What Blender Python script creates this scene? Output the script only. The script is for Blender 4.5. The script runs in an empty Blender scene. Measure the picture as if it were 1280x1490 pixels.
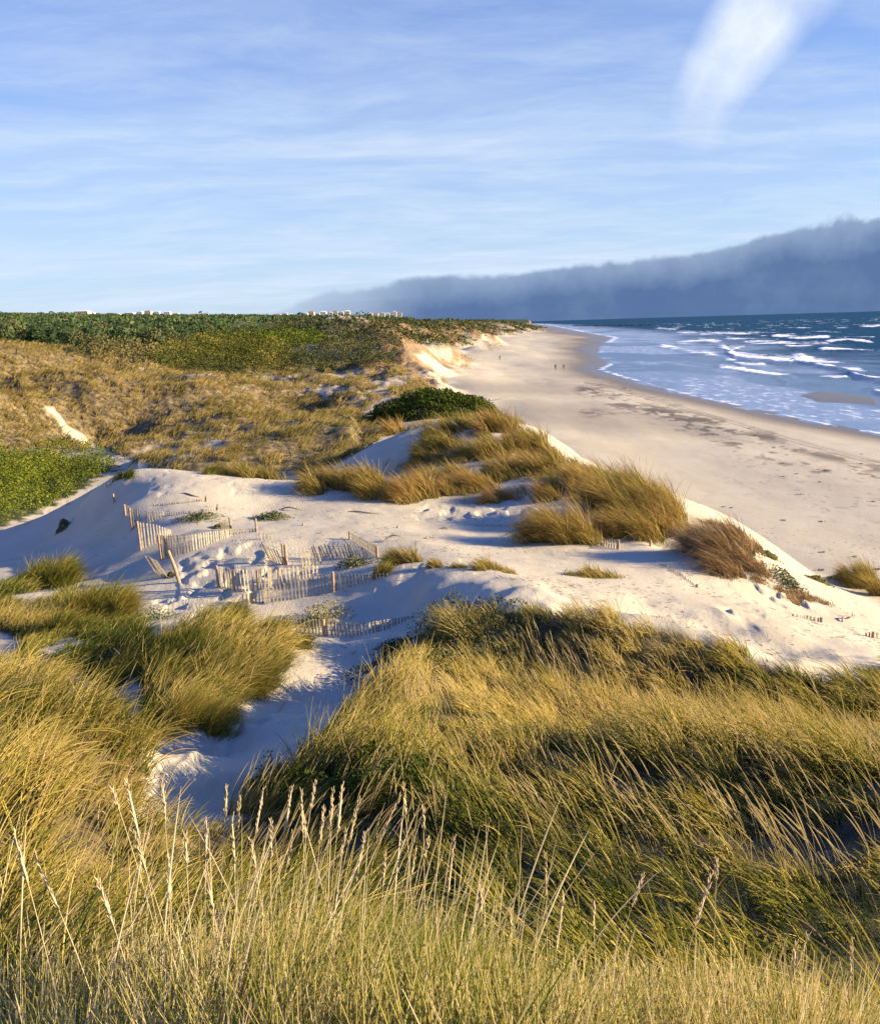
import bpy, math
import numpy as np
from mathutils import Vector
rng = np.random.default_rng(11)
PI = math.pi
scene = bpy.context.scene
COL = scene.collection

# ------------------------------------------------------------------ camera
F_PX, CX, CY = 1230.0, 640.0, 745.0
PITCH, ROLL, CAMZ = math.radians(12.56), math.radians(1.67), 15.0
Fv = np.array([0, math.cos(PITCH), -math.sin(PITCH)])
U0 = np.array([0, math.sin(PITCH), math.cos(PITCH)])
R0 = np.array([1.0, 0, 0])
Rv = R0*math.cos(ROLL) - U0*math.sin(ROLL)
Uv = U0*math.cos(ROLL) + R0*math.sin(ROLL)
CAM = np.array([0, 0, CAMZ])

def ray(u, v):
    u = np.asarray(u, float); v = np.asarray(v, float)
    return Fv + ((u-CX)/F_PX)[..., None]*Rv - ((v-CY)/F_PX)[..., None]*Uv
def pz(u, v, z):                       # picture direction meets height z
    d = ray(u, v); t = (z-CAMZ)/d[..., 2]
    return CAM + d*t[..., None]
def pr(u, v, r):                       # picture direction at horizontal range r
    d = ray(u, v); t = r/np.hypot(d[..., 0], d[..., 1])
    return CAM + d*t[..., None]
def project(P):
    q = np.asarray(P) - CAM
    z = q@Fv; z = np.where(z < 1e-3, 1e-3, z)
    return CX + F_PX*(q@Rv)/z, CY - F_PX*(q@Uv)/z, z
def azel(u, v):
    d = ray(u, v); return math.atan2(d[0], d[1]), math.atan2(d[2], math.hypot(d[0], d[1]))

# ------------------------------------------------------------------ noise
def _h(ix, iy, s):
    n = (ix.astype(np.int64)*374761393 + iy.astype(np.int64)*668265263 + s*1442695041) & 0x7fffffff
    n = ((n ^ (n >> 13))*1274126177) & 0x7fffffff
    return ((n ^ (n >> 16)) & 0xffff)/65535.0
def noise(x, y, s=0):
    x = np.asarray(x, float); y = np.asarray(y, float)
    ix = np.floor(x); iy = np.floor(y); fx = x-ix; fy = y-iy
    fx = fx*fx*fx*(fx*(fx*6-15)+10); fy = fy*fy*fy*(fy*(fy*6-15)+10)
    a = _h(ix, iy, s); b = _h(ix+1, iy, s); c = _h(ix, iy+1, s); d = _h(ix+1, iy+1, s)
    return (a*(1-fx)+b*fx)*(1-fy) + (c*(1-fx)+d*fx)*fy
def fbm(x, y, s=0, o=4):
    t = 0; a = 0.5; n = 0
    for i in range(o):
        t = t + a*noise(x*2**i+17.3*i, y*2**i-9.1*i, s+i); n += a; a *= 0.5
    return t/n
def sstep(a, b, x):
    t = np.clip((x-a)/(b-a), 0, 1); return t*t*(3-2*t)

# ------------------------------------------------------------------ polygons in plan / picture
def seg_dist(px, py, poly, closed=True):
    P = np.asarray(poly, float); n = len(P)
    best = np.full(px.shape, 1e18)
    for i in range(n if closed else n-1):
        a = P[i]; b = P[(i+1) % n]; ab = b-a
        t = np.clip(((px-a[0])*ab[0]+(py-a[1])*ab[1])/(ab@ab+1e-12), 0, 1)
        best = np.minimum(best, (px-a[0]-t*ab[0])**2+(py-a[1]-t*ab[1])**2)
    return np.sqrt(best)
def inside(px, py, poly):
    P = np.asarray(poly, float); n = len(P); c = np.zeros(px.shape, bool)
    for i in range(n):
        x1, y1 = P[i]; x2, y2 = P[(i+1) % n]
        if y1 == y2: continue
        m = ((y1 > py) != (y2 > py)) & (px < (x2-x1)*(py-y1)/(y2-y1)+x1)
        c ^= m
    return c
def sdf(px, py, poly):                 # positive inside
    d = seg_dist(px, py, poly)
    return np.where(inside(px, py, poly), d, -d)

# ------------------------------------------------------------------ land heights
# (u, v, z) seen points with a known height ...
PZ = [
 (300,1175,8.1),(100,1115,8.9),(60,1050,8.7),(170,1090,8.5),(230,1160,7.9),(300,1100,7.3),(380,1040,6.6),(440,990,6.1),
 (500,945,5.8),(560,930,5.9),(430,885,5.2),(215,1110,8.1),
 (120,950,6.2),(30,930,5.6),(50,860,5.1),(120,900,5.4),(180,900,5.3),(250,900,5.5),
 (320,915,6.1),(400,940,6.2),(290,980,6.5),(250,1050,6.9),(330,1010,6.4),(390,985,6.2),(440,940,5.9),
 (260,845,4.9),(205,800,5.0),(320,770,5.5),(380,740,5.3),(350,800,5.6),(315,852,5.0),(250,812,5.2),(180,870,4.8),
 (380,877,5.15),(470,868,5.4),(560,842,6.1),(620,838,6.7),(700,848,6.8),(660,862,6.4),(640,885,5.9),(605,880,5.6),(560,890,5.3),(480,900,5.2),(520,820,5.6),(430,820,5.3),
 (160,694,6.2),(130,710,5.1),(100,726,4.2),(50,753,3.1),(0,772,2.3),(-80,800,1.6),
 (100,790,2.9),(30,815,2.7),(165,790,3.9),(150,760,4.2),(172,735,5.8),(100,755,3.4),(-60,850,2.9),(120,845,3.9),(200,835,4.2),(205,790,5.1),
 (250,702,6.3),(300,712,6.1),(400,705,6.0),(450,700,5.9),(300,745,5.7),(600,745,5.3),(500,770,5.6),(700,762,4.9),(640,800,5.7),(570,790,5.6),
 (740,795,5.0),(700,780,5.0),(850,805,5.2),(900,835,5.6),(1000,872,5.7),(1100,905,5.5),(1200,945,5.3),(820,850,6.3),(760,845,6.4),
 (950,903,5.95),(1050,928,5.7),(1150,958,5.5),(1280,975,5.4),
 (560,640,5.9),(530,670,5.0),(590,630,6.6),(650,612,7.2),(740,628,6.9),(790,650,6.2),(820,672,5.6),(760,690,5.8),(700,700,5.4),(650,690,5.6),
 (900,718,5.8),(860,705,5.7),(960,735,5.8),(1010,772,5.1),(940,780,5.4),(840,735,5.5),(880,760,5.6),(850,780,5.3),(900,795,4.8),
 (1085,786,6.0),(1050,800,5.6),(1080,835,4.9),(960,805,4.6),(1120,815,4.9),(1150,865,4.1),(1110,855,4.5),(1220,900,3.8),(1280,880,3.0),(1190,840,2.9),(1350,930,2.8),
 (0,745,1.5),(60,705,1.6),(0,665,2.2),(140,680,1.9),(-80,700,1.5),
 (300,680,2.7),(200,665,2.4),(420,670,2.8),(500,650,3.0),(400,640,2.8),(300,620,2.8),(200,640,2.5),(150,665,2.3),(120,625,2.5),(80,592,3.0),
 (0,605,4.3),(40,625,3.4),(0,648,2.5),(450,600,3.0),(520,605,3.4),(300,570,3.4),(450,560,4.0),(540,570,5.0),(600,545,6.0),(630,560,5.0),
 (600,600,4.2),(680,560,2.0),
]
# ... and (u, v, range) points farther off
PR = [
 (0,527,165),(60,531,170),(150,529,185),(105,539,172),(200,540,165),(40,545,140),(110,560,130),(240,548,170),(0,560,125),(170,550,150),
 (300,498,260),(380,512,225),(250,522,205),(220,515,215),(430,520,215),(450,488,330),(350,484,350),(400,540,190),(500,535,200),(480,505,250),
 (565,477,250),(590,493,238),(604,512,215),(618,535,190),(530,500,235),(585,505,235),(600,525,190),(560,530,195),(620,474,370),(650,480,400),(600,490,330),(680,486,400),(560,474,480),
 (640,510,260),(665,525,235),(700,487,450),(720,478,560),(760,473,800),(790,470,1000),(700,474,700),
 (0,510,290),(100,508,320),(180,512,290),(0,486,600),(200,488,500),(0,467,1300),(300,470,1300),(450,471,1000),(300,484,560),(120,478,800),(500,470,1500),
 (620,469,1500),(450,461.5,2500),(150,460,2500),(0,458.5,2600),(580,465,2500),(700,469.5,1500),(760,468.5,2200),(-150,470,1300),(-150,508,300),(-150,560,125),(-150,640,90),
 (-150,480,600),(450,462,5000),(0,458,5000),(700,468.5,4500),
]
# hidden or outside ones, straight in plan: x, y, z
PW = [
 (0,-2,13.3),(-3,-1,13.2),(3,-1,13.1),(0,1.0,13.1),(-1,2,12.6),(1,2,12.55),(0,3.2,11.75),(-2.2,3.6,11.7),(2.2,3.6,11.4),
 (0,5,10.6),(-3,6,10.1),(3,6,10.2),(0,8,9.1),(-3.2,8.5,9.1),(4,9,9.4),(-1.5,9.3,9.0),(2,11,8.6),(0.5,13,8.2),(7,9,9.4),
 (1.8,23,7.1),(4,22.5,7.1),(6.5,21.5,6.8),(8.5,20.3,6.3),(10,18,6.3),(12,17,6.0),(2,19,6.4),(5,17.5,6.3),(8,15.5,6.5),(10.5,13.7,6.8),(1,14.6,7.5),(4,13.6,7.8),(7,12.3,8.0),(-.6,15,7.7),(-1.5,12.3,8.25),(-3.4,12.6,7.4),(-.6,18,7.0),(-1,20,6.2),
 (-6,12.6,8.7),(-7,16,6.3),(-5,15,6.6),(-5,7,10.1),
 (-28,60,1.6),(-24,62,1.7),(-20,66,1.9),(-34,56,1.5),(-17,62,2.3),(-10,62,3.0),(-5,62,3.2),
 (-15,75,2.3),(-5,80,2.8),
 (2,74,6.8),(6,80,5.5),(10,66,5.0),(14,62,3.5),(-2,75,5.0),
 (45,40,1),(30,60,1.5),
]
pts = [pz(u, v, z) for u, v, z in PZ] + [pr(u, v, r) for u, v, r in PR] + [np.array(p, float) for p in PW]
pts = np.array(pts)
def logp(x, y):
    y2 = y + 4.0
    return np.arctan2(x, y2), np.log(np.hypot(x, y2))
cth, clr = logp(pts[:, 0], pts[:, 1])
zf = pts[:, 2]
def tps_k(r2): return 0.5*r2*np.log(r2+1e-9)
n = len(pts)
K_ = tps_k((cth[:, None]-cth)**2+(clr[:, None]-clr)**2) + np.eye(n)*0.0008
Pm = np.stack([np.ones(n), cth, clr], 1)
A_ = np.zeros((n+3, n+3)); A_[:n, :n] = K_; A_[:n, n:] = Pm; A_[n:, :n] = Pm.T
# heights are divided by range so that the spline is fair at all scales
scl = np.exp(clr)
W_ = np.linalg.solve(A_, np.concatenate([(zf-1.5)/np.sqrt(scl), np.zeros(3)]))

GT = np.linspace(-0.95, 0.95, 640); GL = np.linspace(math.log(1.0), math.log(9000), 1300)
tt, ll = np.meshgrid(GT, GL, indexing='ij')
LAND = np.zeros(tt.shape)
for i in range(n):
    r2 = (tt-cth[i])**2+(ll-clr[i])**2
    LAND += W_[i]*tps_k(r2)
LAND += W_[n]+W_[n+1]*tt+W_[n+2]*ll
LAND = LAND*np.sqrt(np.exp(ll))+1.5

FOOT = [(1700,1100),(1500,990),(1400,925),(1290,862),(1200,825),(1130,798),(1040,758),(930,700),(830,668),(760,620),(700,585),(655,567),(668,548),(690,530),
        (684,517),(712,503),(705,497),(745,491),(765,486.5),(800,482.5),(808,478),(790,473.5),(770,471.5)]
WATER = [(2300,800),(1500,672),(1380,650),(1280,632),(1200,618),(1130,603),(1060,588),(1000,575),(940,560),(890,545),(868,538),(885,528),(868,515),(877,500),(890,491),(862,486),(835,481),(812,476.5),(790,472.5),(770,471)]
fz = np.array([pz(u, v, 1.5) for u, v in FOOT]); wz = np.array([pz(u, v, 0.0) for u, v in WATER])
def lpoly(W):
    a, b = logp(W[:, 0], W[:, 1]); return np.stack([a, b], 1)
fl = lpoly(fz); wl = lpoly(wz)
fl_poly = np.concatenate([fl, [[fl[-1, 0], 12], [-3, 12], [-3, -3], [fl[0, 0], -3]]])
wl_poly = np.concatenate([wl, [[wl[-1, 0], 12], [-3, 12], [-3, -3], [wl[0, 0], -3]]])
def ssdf(a, b, line, poly):
    d = seg_dist(a, b, line, closed=False)
    return np.where(inside(a, b, poly), d, -d)
SF = ssdf(tt, ll, fl, fl_poly); SW = ssdf(tt, ll, wl, wl_poly)
def lut(G, x, y):
    a, b = logp(np.asarray(x, float), np.asarray(y, float))
    i = np.clip((a-GT[0])/(GT[1]-GT[0]), 0, len(GT)-1.001); j = np.clip((b-GL[0])/(GL[1]-GL[0]), 0, len(GL)-1.001)
    i0 = i.astype(int); j0 = j.astype(int); fi = i-i0; fj = j-j0
    return (G[i0, j0]*(1-fi)+G[i0+1, j0]*fi)*(1-fj)+(G[i0, j0+1]*(1-fi)+G[i0+1, j0+1]*fi)*fj
RR = np.exp(ll)
SFN = SF+sstep(4.8, 5.2, ll)*(fbm(RR*np.sin(tt)*.035, RR*np.cos(tt)*.035, 97, 3)-.5)*.10*(1-sstep(6.5, 7.2, ll))
foot_w = 0.10-0.035*sstep(4.6, 5.2, ll)
LANDW = sstep(-0.01, 1.0, SFN/foot_w)
BEACH = np.clip(0.030*SW*RR, -4, 2.0)
BASE = LAND*LANDW + BEACH*(1-LANDW)
BASE = np.where((SW < 0), np.minimum(BEACH, BASE), BASE)

# picture-space areas on the ground
ROUGH = [[(230,1165),(215,1140),(300,1085),(400,1010),(450,985),(470,1010),(380,1060),(300,1150)],
         [(255,870),(262,815),(310,795),(345,785),(385,790),(400,815),(420,850),(390,880),(300,905),(170,885),(110,865),(120,850)],
         [(590,752),(620,728),(690,735),(790,735),(770,760),(690,765)],
         [(1030,888),(1060,880),(1120,892),(1110,902),(1050,899)],
         [(1085,850),(1130,835),(1190,870),(1180,890),(1120,880)]]
HUMM = [(-300,515),(0,512),(120,510),(200,530),(300,545),(430,535),(560,500),(640,545),(640,575),(540,575),(520,600),(520,650),(500,690),(440,690),(330,690),(200,690),(160,650),(0,655),(-300,660)]
def H(x, y):
    z = lut(BASE, x, y)
    lw = lut(LANDW, x, y)
    sfw = lut(SF, x, y)*np.hypot(x, y)
    r = np.hypot(x, y)
    u, v, _ = project(np.stack([x, y, z], -1))
    # rolling of the blown sand, coarse hummocks inland, trodden sand
    z = z + lw*sstep(12, 30, r)*(fbm(x*0.16, y*0.16, 5, 3)-0.5)*0.34
    hm = sstep(-6, 10, sdf(u, v, HUMM))*sstep(70, 90, r)
    z = z + hm*((fbm(x*0.09, y*0.09, 21, 4)-0.5)*5.2+(fbm(x*0.5, y*0.5, 22, 2)-0.5)*0.8)
    cl = lw*(1-sstep(4, 30+0.06*r, sfw))*sstep(120, 170, r)
    z = z + cl*((fbm(x*0.06, y*0.06, 31, 4)-0.5)*8+(fbm(x*0.2, y*0.2, 32, 3)-0.5)*2)
    inl = sstep(200, 400, r)*lw*(1-sstep(1200, 2500, r))
    z = z + inl*((fbm(x*0.016, y*0.016, 33, 4)-0.5)*9+(fbm(x*0.05, y*0.05, 34, 3)-0.5)*4.5*(1-sstep(500, 1200, r)))
    nr = lw*sstep(5, 9, r)*(1-sstep(24, 30, r))
    z = z + nr*((fbm(x*0.33, y*0.33, 57, 2)-0.5)*0.95+(fbm(x*1.1, y*1.1, 58, 2)-0.5)*0.22)
    bar = sdf(u, v, [(1165,580),(1195,575),(1240,581),(1275,588),(1275,594),(1235,592),(1190,588)])
    z = np.where(bar > -14, np.maximum(z, -.35+.46*sstep(-12, 5, bar)), z)
    # back-beach trough and berm
    sww = lut(SW, x, y)*r
    b = (1-lw)*sstep(3, 12, sww)
    z = z + b*(fbm(x*0.035, y*0.014, 41, 3)-0.45)*2.3*sstep(3, 30, sww)
    z = np.where((lw < .5) & (sww > 4), np.maximum(z, .12), z)
    z = z + b*(fbm(x*0.5, y*0.5, 43, 2)-0.5)*0.05
    ro = np.zeros(z.shape)
    for P in ROUGH: ro = np.maximum(ro, sstep(-2, 8, sdf(u, v, P)))
    dents = noise(x*2.1+fbm(x, y, 53, 2)*2, y*1.5, 51)
    z = z + ro*(sstep(0.36, 0.64, dents)-0.5)*0.12
    tr2 = lw*sstep(22, 30, r)*sstep(.50, .60, fbm(x*.14, y*.14, 54, 2))
    z = z - tr2*sstep(.66, .80, noise(x*2.3, y*1.7, 55))*.03
    z = z + sstep(12, 30, r)*(fbm(x*1.3, y*1.3, 52, 2)-0.5)*0.05*lw
    return z
def Hs(x, y): return float(H(np.array([x]), np.array([y]))[0])

# ray casting on the finished heights (for standing things where the photograph has them)
def ground(u, v, rmin=2.0, rmax=5000):
    d = ray(u, v); d = d/np.hypot(d[0], d[1])
    rs = np.exp(np.linspace(math.log(rmin), math.log(rmax), 1500))
    P = CAM + d*rs[:, None]
    h = H(P[:, 0], P[:, 1]); k = np.where(P[:, 2] < h)[0]
    if len(k) == 0: return pz(u, v, 0.0)
    k = max(k[0], 1)
    a = P[k-1, 2]-h[k-1]; b = h[k]-P[k, 2]; t = a/(a+b+1e-9)
    r = rs[k-1]*(1-t)+rs[k]*t
    Q = CAM+d*r
    return np.array([Q[0], Q[1], Hs(Q[0], Q[1])])

# ------------------------------------------------------------------ object helpers
def tag(o, label=None, cat=None, group=None, kind=None):
    if label: o['label'] = label
    if cat: o['category'] = cat
    if group: o['group'] = group
    if kind: o['kind'] = kind
    return o
def link(o, parent=None):
    COL.objects.link(o)
    if parent is not None: o.parent = parent
    return o
def empty(name, loc, rz=0, **k):
    o = bpy.data.objects.new(name, None); o.location = Vector([float(c) for c in loc]); o.rotation_euler = (0, 0, rz)
    o.empty_display_size = 0.3
    link(o); tag(o, **k); return o
def mesh_np(name, V, Fc, mat, parent=None, attrs=None, smooth=False, loc=None):
    V = np.asarray(V, np.float32); Fc = np.asarray(Fc, np.int32); k = Fc.shape[1]
    me = bpy.data.meshes.new(name)
    me.vertices.add(len(V)); me.vertices.foreach_set('co', V.ravel())
    me.loops.add(Fc.size); me.loops.foreach_set('vertex_index', Fc.ravel())
    me.polygons.add(len(Fc)); me.polygons.foreach_set('loop_start', np.arange(0, Fc.size, k, dtype=np.int32))
    me.polygons.foreach_set('loop_total', np.full(len(Fc), k, np.int32))
    if smooth: me.polygons.foreach_set('use_smooth', np.ones(len(Fc), bool))
    for nm, a in (attrs or {}).items():
        at = me.attributes.new(nm, 'FLOAT', 'POINT'); at.data.foreach_set('value', np.asarray(a, np.float32))
    me.update(calc_edges=True); me.materials.append(mat)
    o = bpy.data.objects.new(name, me)
    if loc is not None: o.location = Vector([float(c) for c in loc])
    return link(o, parent)
class MB:                               # small mesh builder
    def __init__(s): s.v = []; s.f = []
    def box(s, c, sx, sy, sz, ax=None, up=(0, 0, 1), taper=1.0):
        c = np.array(c, float); up = np.array(up, float); up /= np.linalg.norm(up)
        ax = np.array(ax if ax is not None else (1, 0, 0), float); ax = ax-up*(ax@up); ax /= np.linalg.norm(ax)
        ay = np.cross(up, ax); b = len(s.v)
        for k in (0, 1):
            t = taper if k else 1
            for i, j in ((-1, -1), (1, -1), (1, 1), (-1, 1)):
                s.v.append(c+ax*i*sx/2*t+ay*j*sy/2*t+up*sz*k)
        s.f += [[b, b+3, b+2, b+1], [b+4, b+5, b+6, b+7]]+[[b+i, b+(i+1) % 4, b+4+(i+1) % 4, b+4+i] for i in range(4)]
    def tube(s, P, R, k=8):
        P = [np.array(p, float) for p in P]; b = len(s.v)
        if not hasattr(R, '__len__'): R = [R]*len(P)
        for i, p in enumerate(P):
            d = P[min(i+1, len(P)-1)]-P[max(i-1, 0)]; d /= np.linalg.norm(d)+1e-9
            a = np.cross(d, (0.3, 0.9, 0.2)); a /= np.linalg.norm(a); c = np.cross(d, a)
            for j in range(k):
                s.v.append(p+R[i]*(a*math.cos(2*PI*j/k)+c*math.sin(2*PI*j/k)))
        for i in range(len(P)-1):
            for j in range(k):
                s.f.append([b+i*k+j, b+i*k+(j+1) % k, b+(i+1)*k+(j+1) % k, b+(i+1)*k+j])
        for end, ring in ((0, list(range(k))[::-1]), (len(P)-1, list(range(k)))):
            m = len(s.v); s.v.append(P[end])
            for j in range(k):
                q = [b+end*k+ring[j], b+end*k+ring[(j+1) % k], m]; s.f.append(q)
    def build(s, name, mat, parent=None, smooth=False):
        me = bpy.data.meshes.new(name); me.from_pydata([tuple(float(c) for c in p) for p in s.v], [], [list(f) for f in s.f]); me.materials.append(mat)
        if smooth: me.polygons.foreach_set('use_smooth', np.ones(len(me.polygons), bool))
        me.update()
        return link(bpy.data.objects.new(name, me), parent)

# ------------------------------------------------------------------ materials
def nmat(name):
    m = bpy.data.materials.new(name); m.use_nodes = True; nt = m.node_tree; nt.nodes.clear()
    return m, nt, nt.nodes.new('ShaderNodeOutputMaterial')
def N(nt, t, **k):
    nd = nt.nodes.new(t)
    for a, b in k.items(): setattr(nd, a, b)
    return nd
def L(nt, a, b): nt.links.new(a, b)
def ramp(nt, stops, fac=None):
    r = N(nt, 'ShaderNodeValToRGB'); e = r.color_ramp.elements
    while len(e) < len(stops): e.new(0.5)
    for i, (p, c) in enumerate(stops):
        e[i].position = p; e[i].color = (*c, 1) if len(c) == 3 else c
    if fac is not None: L(nt, fac, r.inputs[0])
    return r
def attr(nt, name): return N(nt, 'ShaderNodeAttribute', attribute_name=name).outputs['Fac']
def mixc(nt, f, a, b, mode='MIX'):
    m = N(nt, 'ShaderNodeMix', data_type='RGBA', blend_type=mode)
    for s, v in ((0, f), (6, a), (7, b)):
        if isinstance(v, (int, float)): m.inputs[s].default_value = v
        elif isinstance(v, tuple): m.inputs[s].default_value = (*v, 1)
        else: L(nt, v, m.inputs[s])
    return m.outputs[2]
def mth(nt, op, a, b=None, clamp=False):
    m = N(nt, 'ShaderNodeMath', operation=op, use_clamp=clamp)
    for s, v in ((0, a), (1, b)):
        if v is None: continue
        if isinstance(v, (int, float)): m.inputs[s].default_value = v
        else: L(nt, v, m.inputs[s])
    return m.outputs[0]
def noisen(nt, scale, detail=4, vec=None, rough=0.55):
    t = N(nt, 'ShaderNodeTexNoise'); t.inputs['Scale'].default_value = scale; t.inputs['Detail'].default_value = detail
    t.inputs['Roughness'].default_value = rough
    if vec is not None: L(nt, vec, t.inputs['Vector'])
    return t.outputs['Fac']
def geo_pos(nt): return N(nt, 'ShaderNodeNewGeometry').outputs['Position']

def plant_mat(name, stops, transl=0.35, root=None, rl=.45):
    transl *= .7
    m, nt, out = nmat(name)
    c = ramp(nt, stops, attr(nt, 'tint')).outputs[0]
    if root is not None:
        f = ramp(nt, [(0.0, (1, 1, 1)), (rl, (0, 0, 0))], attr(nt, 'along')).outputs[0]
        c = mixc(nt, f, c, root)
    d = N(nt, 'ShaderNodeBsdfDiffuse'); t = N(nt, 'ShaderNodeBsdfTranslucent'); mx = N(nt, 'ShaderNodeMixShader')
    L(nt, c, d.inputs[0]); L(nt, c, t.inputs[0]); mx.inputs[0].default_value = transl
    L(nt, d.outputs[0], mx.inputs[1]); L(nt, t.outputs[0], mx.inputs[2]); L(nt, mx.outputs[0], out.inputs[0])
    return m
M = {}
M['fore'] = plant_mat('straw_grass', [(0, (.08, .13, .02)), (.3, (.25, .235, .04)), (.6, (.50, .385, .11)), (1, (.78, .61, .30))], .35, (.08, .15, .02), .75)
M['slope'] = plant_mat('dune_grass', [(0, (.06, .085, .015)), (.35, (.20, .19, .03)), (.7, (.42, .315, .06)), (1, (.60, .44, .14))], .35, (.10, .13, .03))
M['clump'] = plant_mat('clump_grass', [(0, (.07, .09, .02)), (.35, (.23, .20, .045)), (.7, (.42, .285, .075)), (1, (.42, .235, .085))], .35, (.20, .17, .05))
M['under'] = plant_mat('under_grass', [(0, (.035, .05, .015)), (.5, (.11, .11, .03)), (1, (.26, .20, .07))], .2)
M['tip'] = plant_mat('seed_tips', [(0, (.30, .235, .08)), (1, (.58, .43, .19))], .4)
M['field'] = plant_mat('field_grass', [(0, (.04, .05, .015)), (.35, (.16, .135, .03)), (.7, (.38, .27, .07)), (1, (.50, .36, .13))], .3, (.14, .12, .04))
M['rust'] = plant_mat('dry_rust_grass', [(0, (.07, .05, .025)), (.5, (.22, .135, .055)), (1, (.36, .24, .11))], .2, (.12, .08, .05))
M['olive'] = plant_mat('olive_scrub', [(0, (.025, .035, .01)), (.5, (.10, .105, .02)), (1, (.30, .24, .05))], .25)
M['dull'] = plant_mat('dull_scrub', [(0, (.03, .04, .018)), (.5, (.085, .095, .035)), (1, (.22, .17, .06))], .25)
M['stalk'] = plant_mat('seed_stalk', [(0, (.50, .40, .18)), (1, (.74, .58, .36))], .25)
M['shrub'] = plant_mat('shrub_leaves', [(0, (.035, .055, .015)), (.5, (.12, .145, .018)), (.85, (.29, .29, .03)), (1, (.36, .30, .06))], .3)
M['forest'] = plant_mat('forest_leaves', [(0, (.03, .055, .028)), (.5, (.075, .115, .04)), (.85, (.14, .16, .055)), (1, (.20, .16, .08))], .3)
M['succ'] = plant_mat('beach_plant', [(0, (.05, .07, .03)), (.5, (.16, .17, .08)), (1, (.34, .28, .08))], .25)
def simple(name, col, rough=0.8, var=0.25, scale=20, bump=0.0):
    m, nt, out = nmat(name); b = N(nt, 'ShaderNodeBsdfPrincipled')
    f = noisen(nt, scale, 5, geo_pos(nt))
    lo = tuple(c*(1-var) for c in col); hi = tuple(min(1, c*(1+var)) for c in col)
    r = ramp(nt, [(0.3, lo), (0.7, hi)], f); L(nt, r.outputs[0], b.inputs['Base Color'])
    b.inputs['Roughness'].default_value = rough; b.inputs['Specular IOR Level'].default_value = 0.2
    if bump:
        bp = N(nt, 'ShaderNodeBump'); bp.inputs['Strength'].default_value = bump; L(nt, f, bp.inputs['Height']); L(nt, bp.outputs[0], b.inputs['Normal'])
    L(nt, b.outputs[0], out.inputs[0]); return m
M['wood'] = simple('weathered_wood', (.37, .31, .205), .85, .35, 9)
M['post'] = simple('post_wood', (.36, .25, .15), .85, .35, 12)
M['wire'] = simple('rusty_wire', (.16, .10, .07), .6, .2)
M['bark'] = simple('bark', (.12, .09, .06), .9, .3, 3)
M['drift'] = simple('driftwood', (.28, .21, .14), .9, .35, 15)
M['white'] = simple('white_render', (.68, .64, .56), .8, .05, .05)
M['cream'] = simple('cream_render', (.62, .54, .38), .8, .05, .05)
M['tile'] = simple('terracotta_tiles', (.42, .20, .12), .8, .2, .5)
M['glass'] = simple('dark_window', (.05, .06, .08), .3, .1, .5)
M['skin'] = simple('skin', (.50, .32, .23), .6, .05)
M['cloth_dark'] = simple('dark_clothes', (.05, .06, .09), .8, .2)
M['cloth_red'] = simple('faded_clothes', (.20, .12, .10), .8, .2)
M['hair'] = simple('dark_hair', (.04, .03, .02), .6, .1)
M['rock'] = simple('dark_rock', (.05, .05, .055), .7, .4, .5)
M['weed'] = simple('washed_up_seaweed', (.10, .085, .06), .8, .4, 6, .3)

# ------------------------------------------------------------------ terrain
def grid_mesh(th, lr):
    a, b = np.meshgrid(th, lr, indexing='ij'); r = np.exp(b)
    return r*np.sin(a), r*np.cos(a)-4.0
def grid_faces(nt_, nl):
    i, j = np.meshgrid(np.arange(nt_-1), np.arange(nl-1), indexing='ij'); k = (i*nl+j).ravel()
    return np.stack([k, k+nl, k+nl+1, k+1], 1)
th = np.concatenate([np.linspace(-0.95, -0.56, 50)[:-1], np.linspace(-0.56, 0.56, 900), np.linspace(0.56, 0.95, 50)[1:]])
def lin(a, b, s): return np.linspace(math.log(a), math.log(b), int((math.log(b)-math.log(a))/s)+2)[:-1]
lr = np.concatenate([lin(1.5, 12, .02), lin(12, 60, .0048), lin(60, 260, .007), lin(260, 9000, .018)])
X, Y = grid_mesh(th, lr); X = X.ravel(); Y = Y.ravel(); Z = H(X, Y)
U_, V_, D_ = project(np.stack([X, Y, Z], 1)); R_ = np.hypot(X, Y)

# where the vegetation stands, as areas with their outlines
VEG_NEAR = [(-400,1700),(-400,975),(0,985),(60,990),(130,1020),(190,1075),(212,1115),(200,1150),(180,1195),(320,1215),(400,1140),(465,1085),(520,1035),(580,985),(600,975),(620,940),(640,915),(690,893),(760,893),(850,903),(950,915),(1050,940),(1120,970),(1200,1000),(1260,985),(1340,975),(1700,1000),(1700,1700)]
VEG_MID = [(235,935),(290,915),(350,915),(390,940),(425,945),(425,962),(380,1000),(318,1040),(268,1075),(225,1065),(205,1020),(215,960)]
VEG_LEFT = [(-300,860),(20,850),(60,830),(95,845),(100,880),(150,880),(190,900),(230,930),(210,985),(150,1000),(60,965),(-300,960)]
VEG_GAPS = [[(-60,930),(0,915),(35,925),(35,975),(-60,985)],[(200,905),(235,895),(245,920),(215,945)],[(20,868),(60,855),(95,850),(90,868),(40,888)],[(50,950),(110,925),(120,935),(70,965)]]
FIELD = [(-400,512),(0,512),(60,520),(100,525),(150,515),(215,540),(300,548),(420,535),(470,520),(560,525),(600,545),(640,575),(560,580),(530,600),(520,650),(440,690),(330,692),(250,690),(180,668),(160,655),(0,655),(-400,660)]
GREENF = [(-400,650),(0,652),(70,655),(140,668),(175,680),(130,705),(90,730),(40,755),(0,766),(-400,790)]
OLIVE = [(330,690),(360,660),(350,630),(420,612),(520,600),(560,610),(540,640),(510,665),(480,690)]
FPATH = [(62,592),(80,610),(105,640),(140,660),(185,668),(150,655),(125,635),(95,618),(78,592)]
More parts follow.
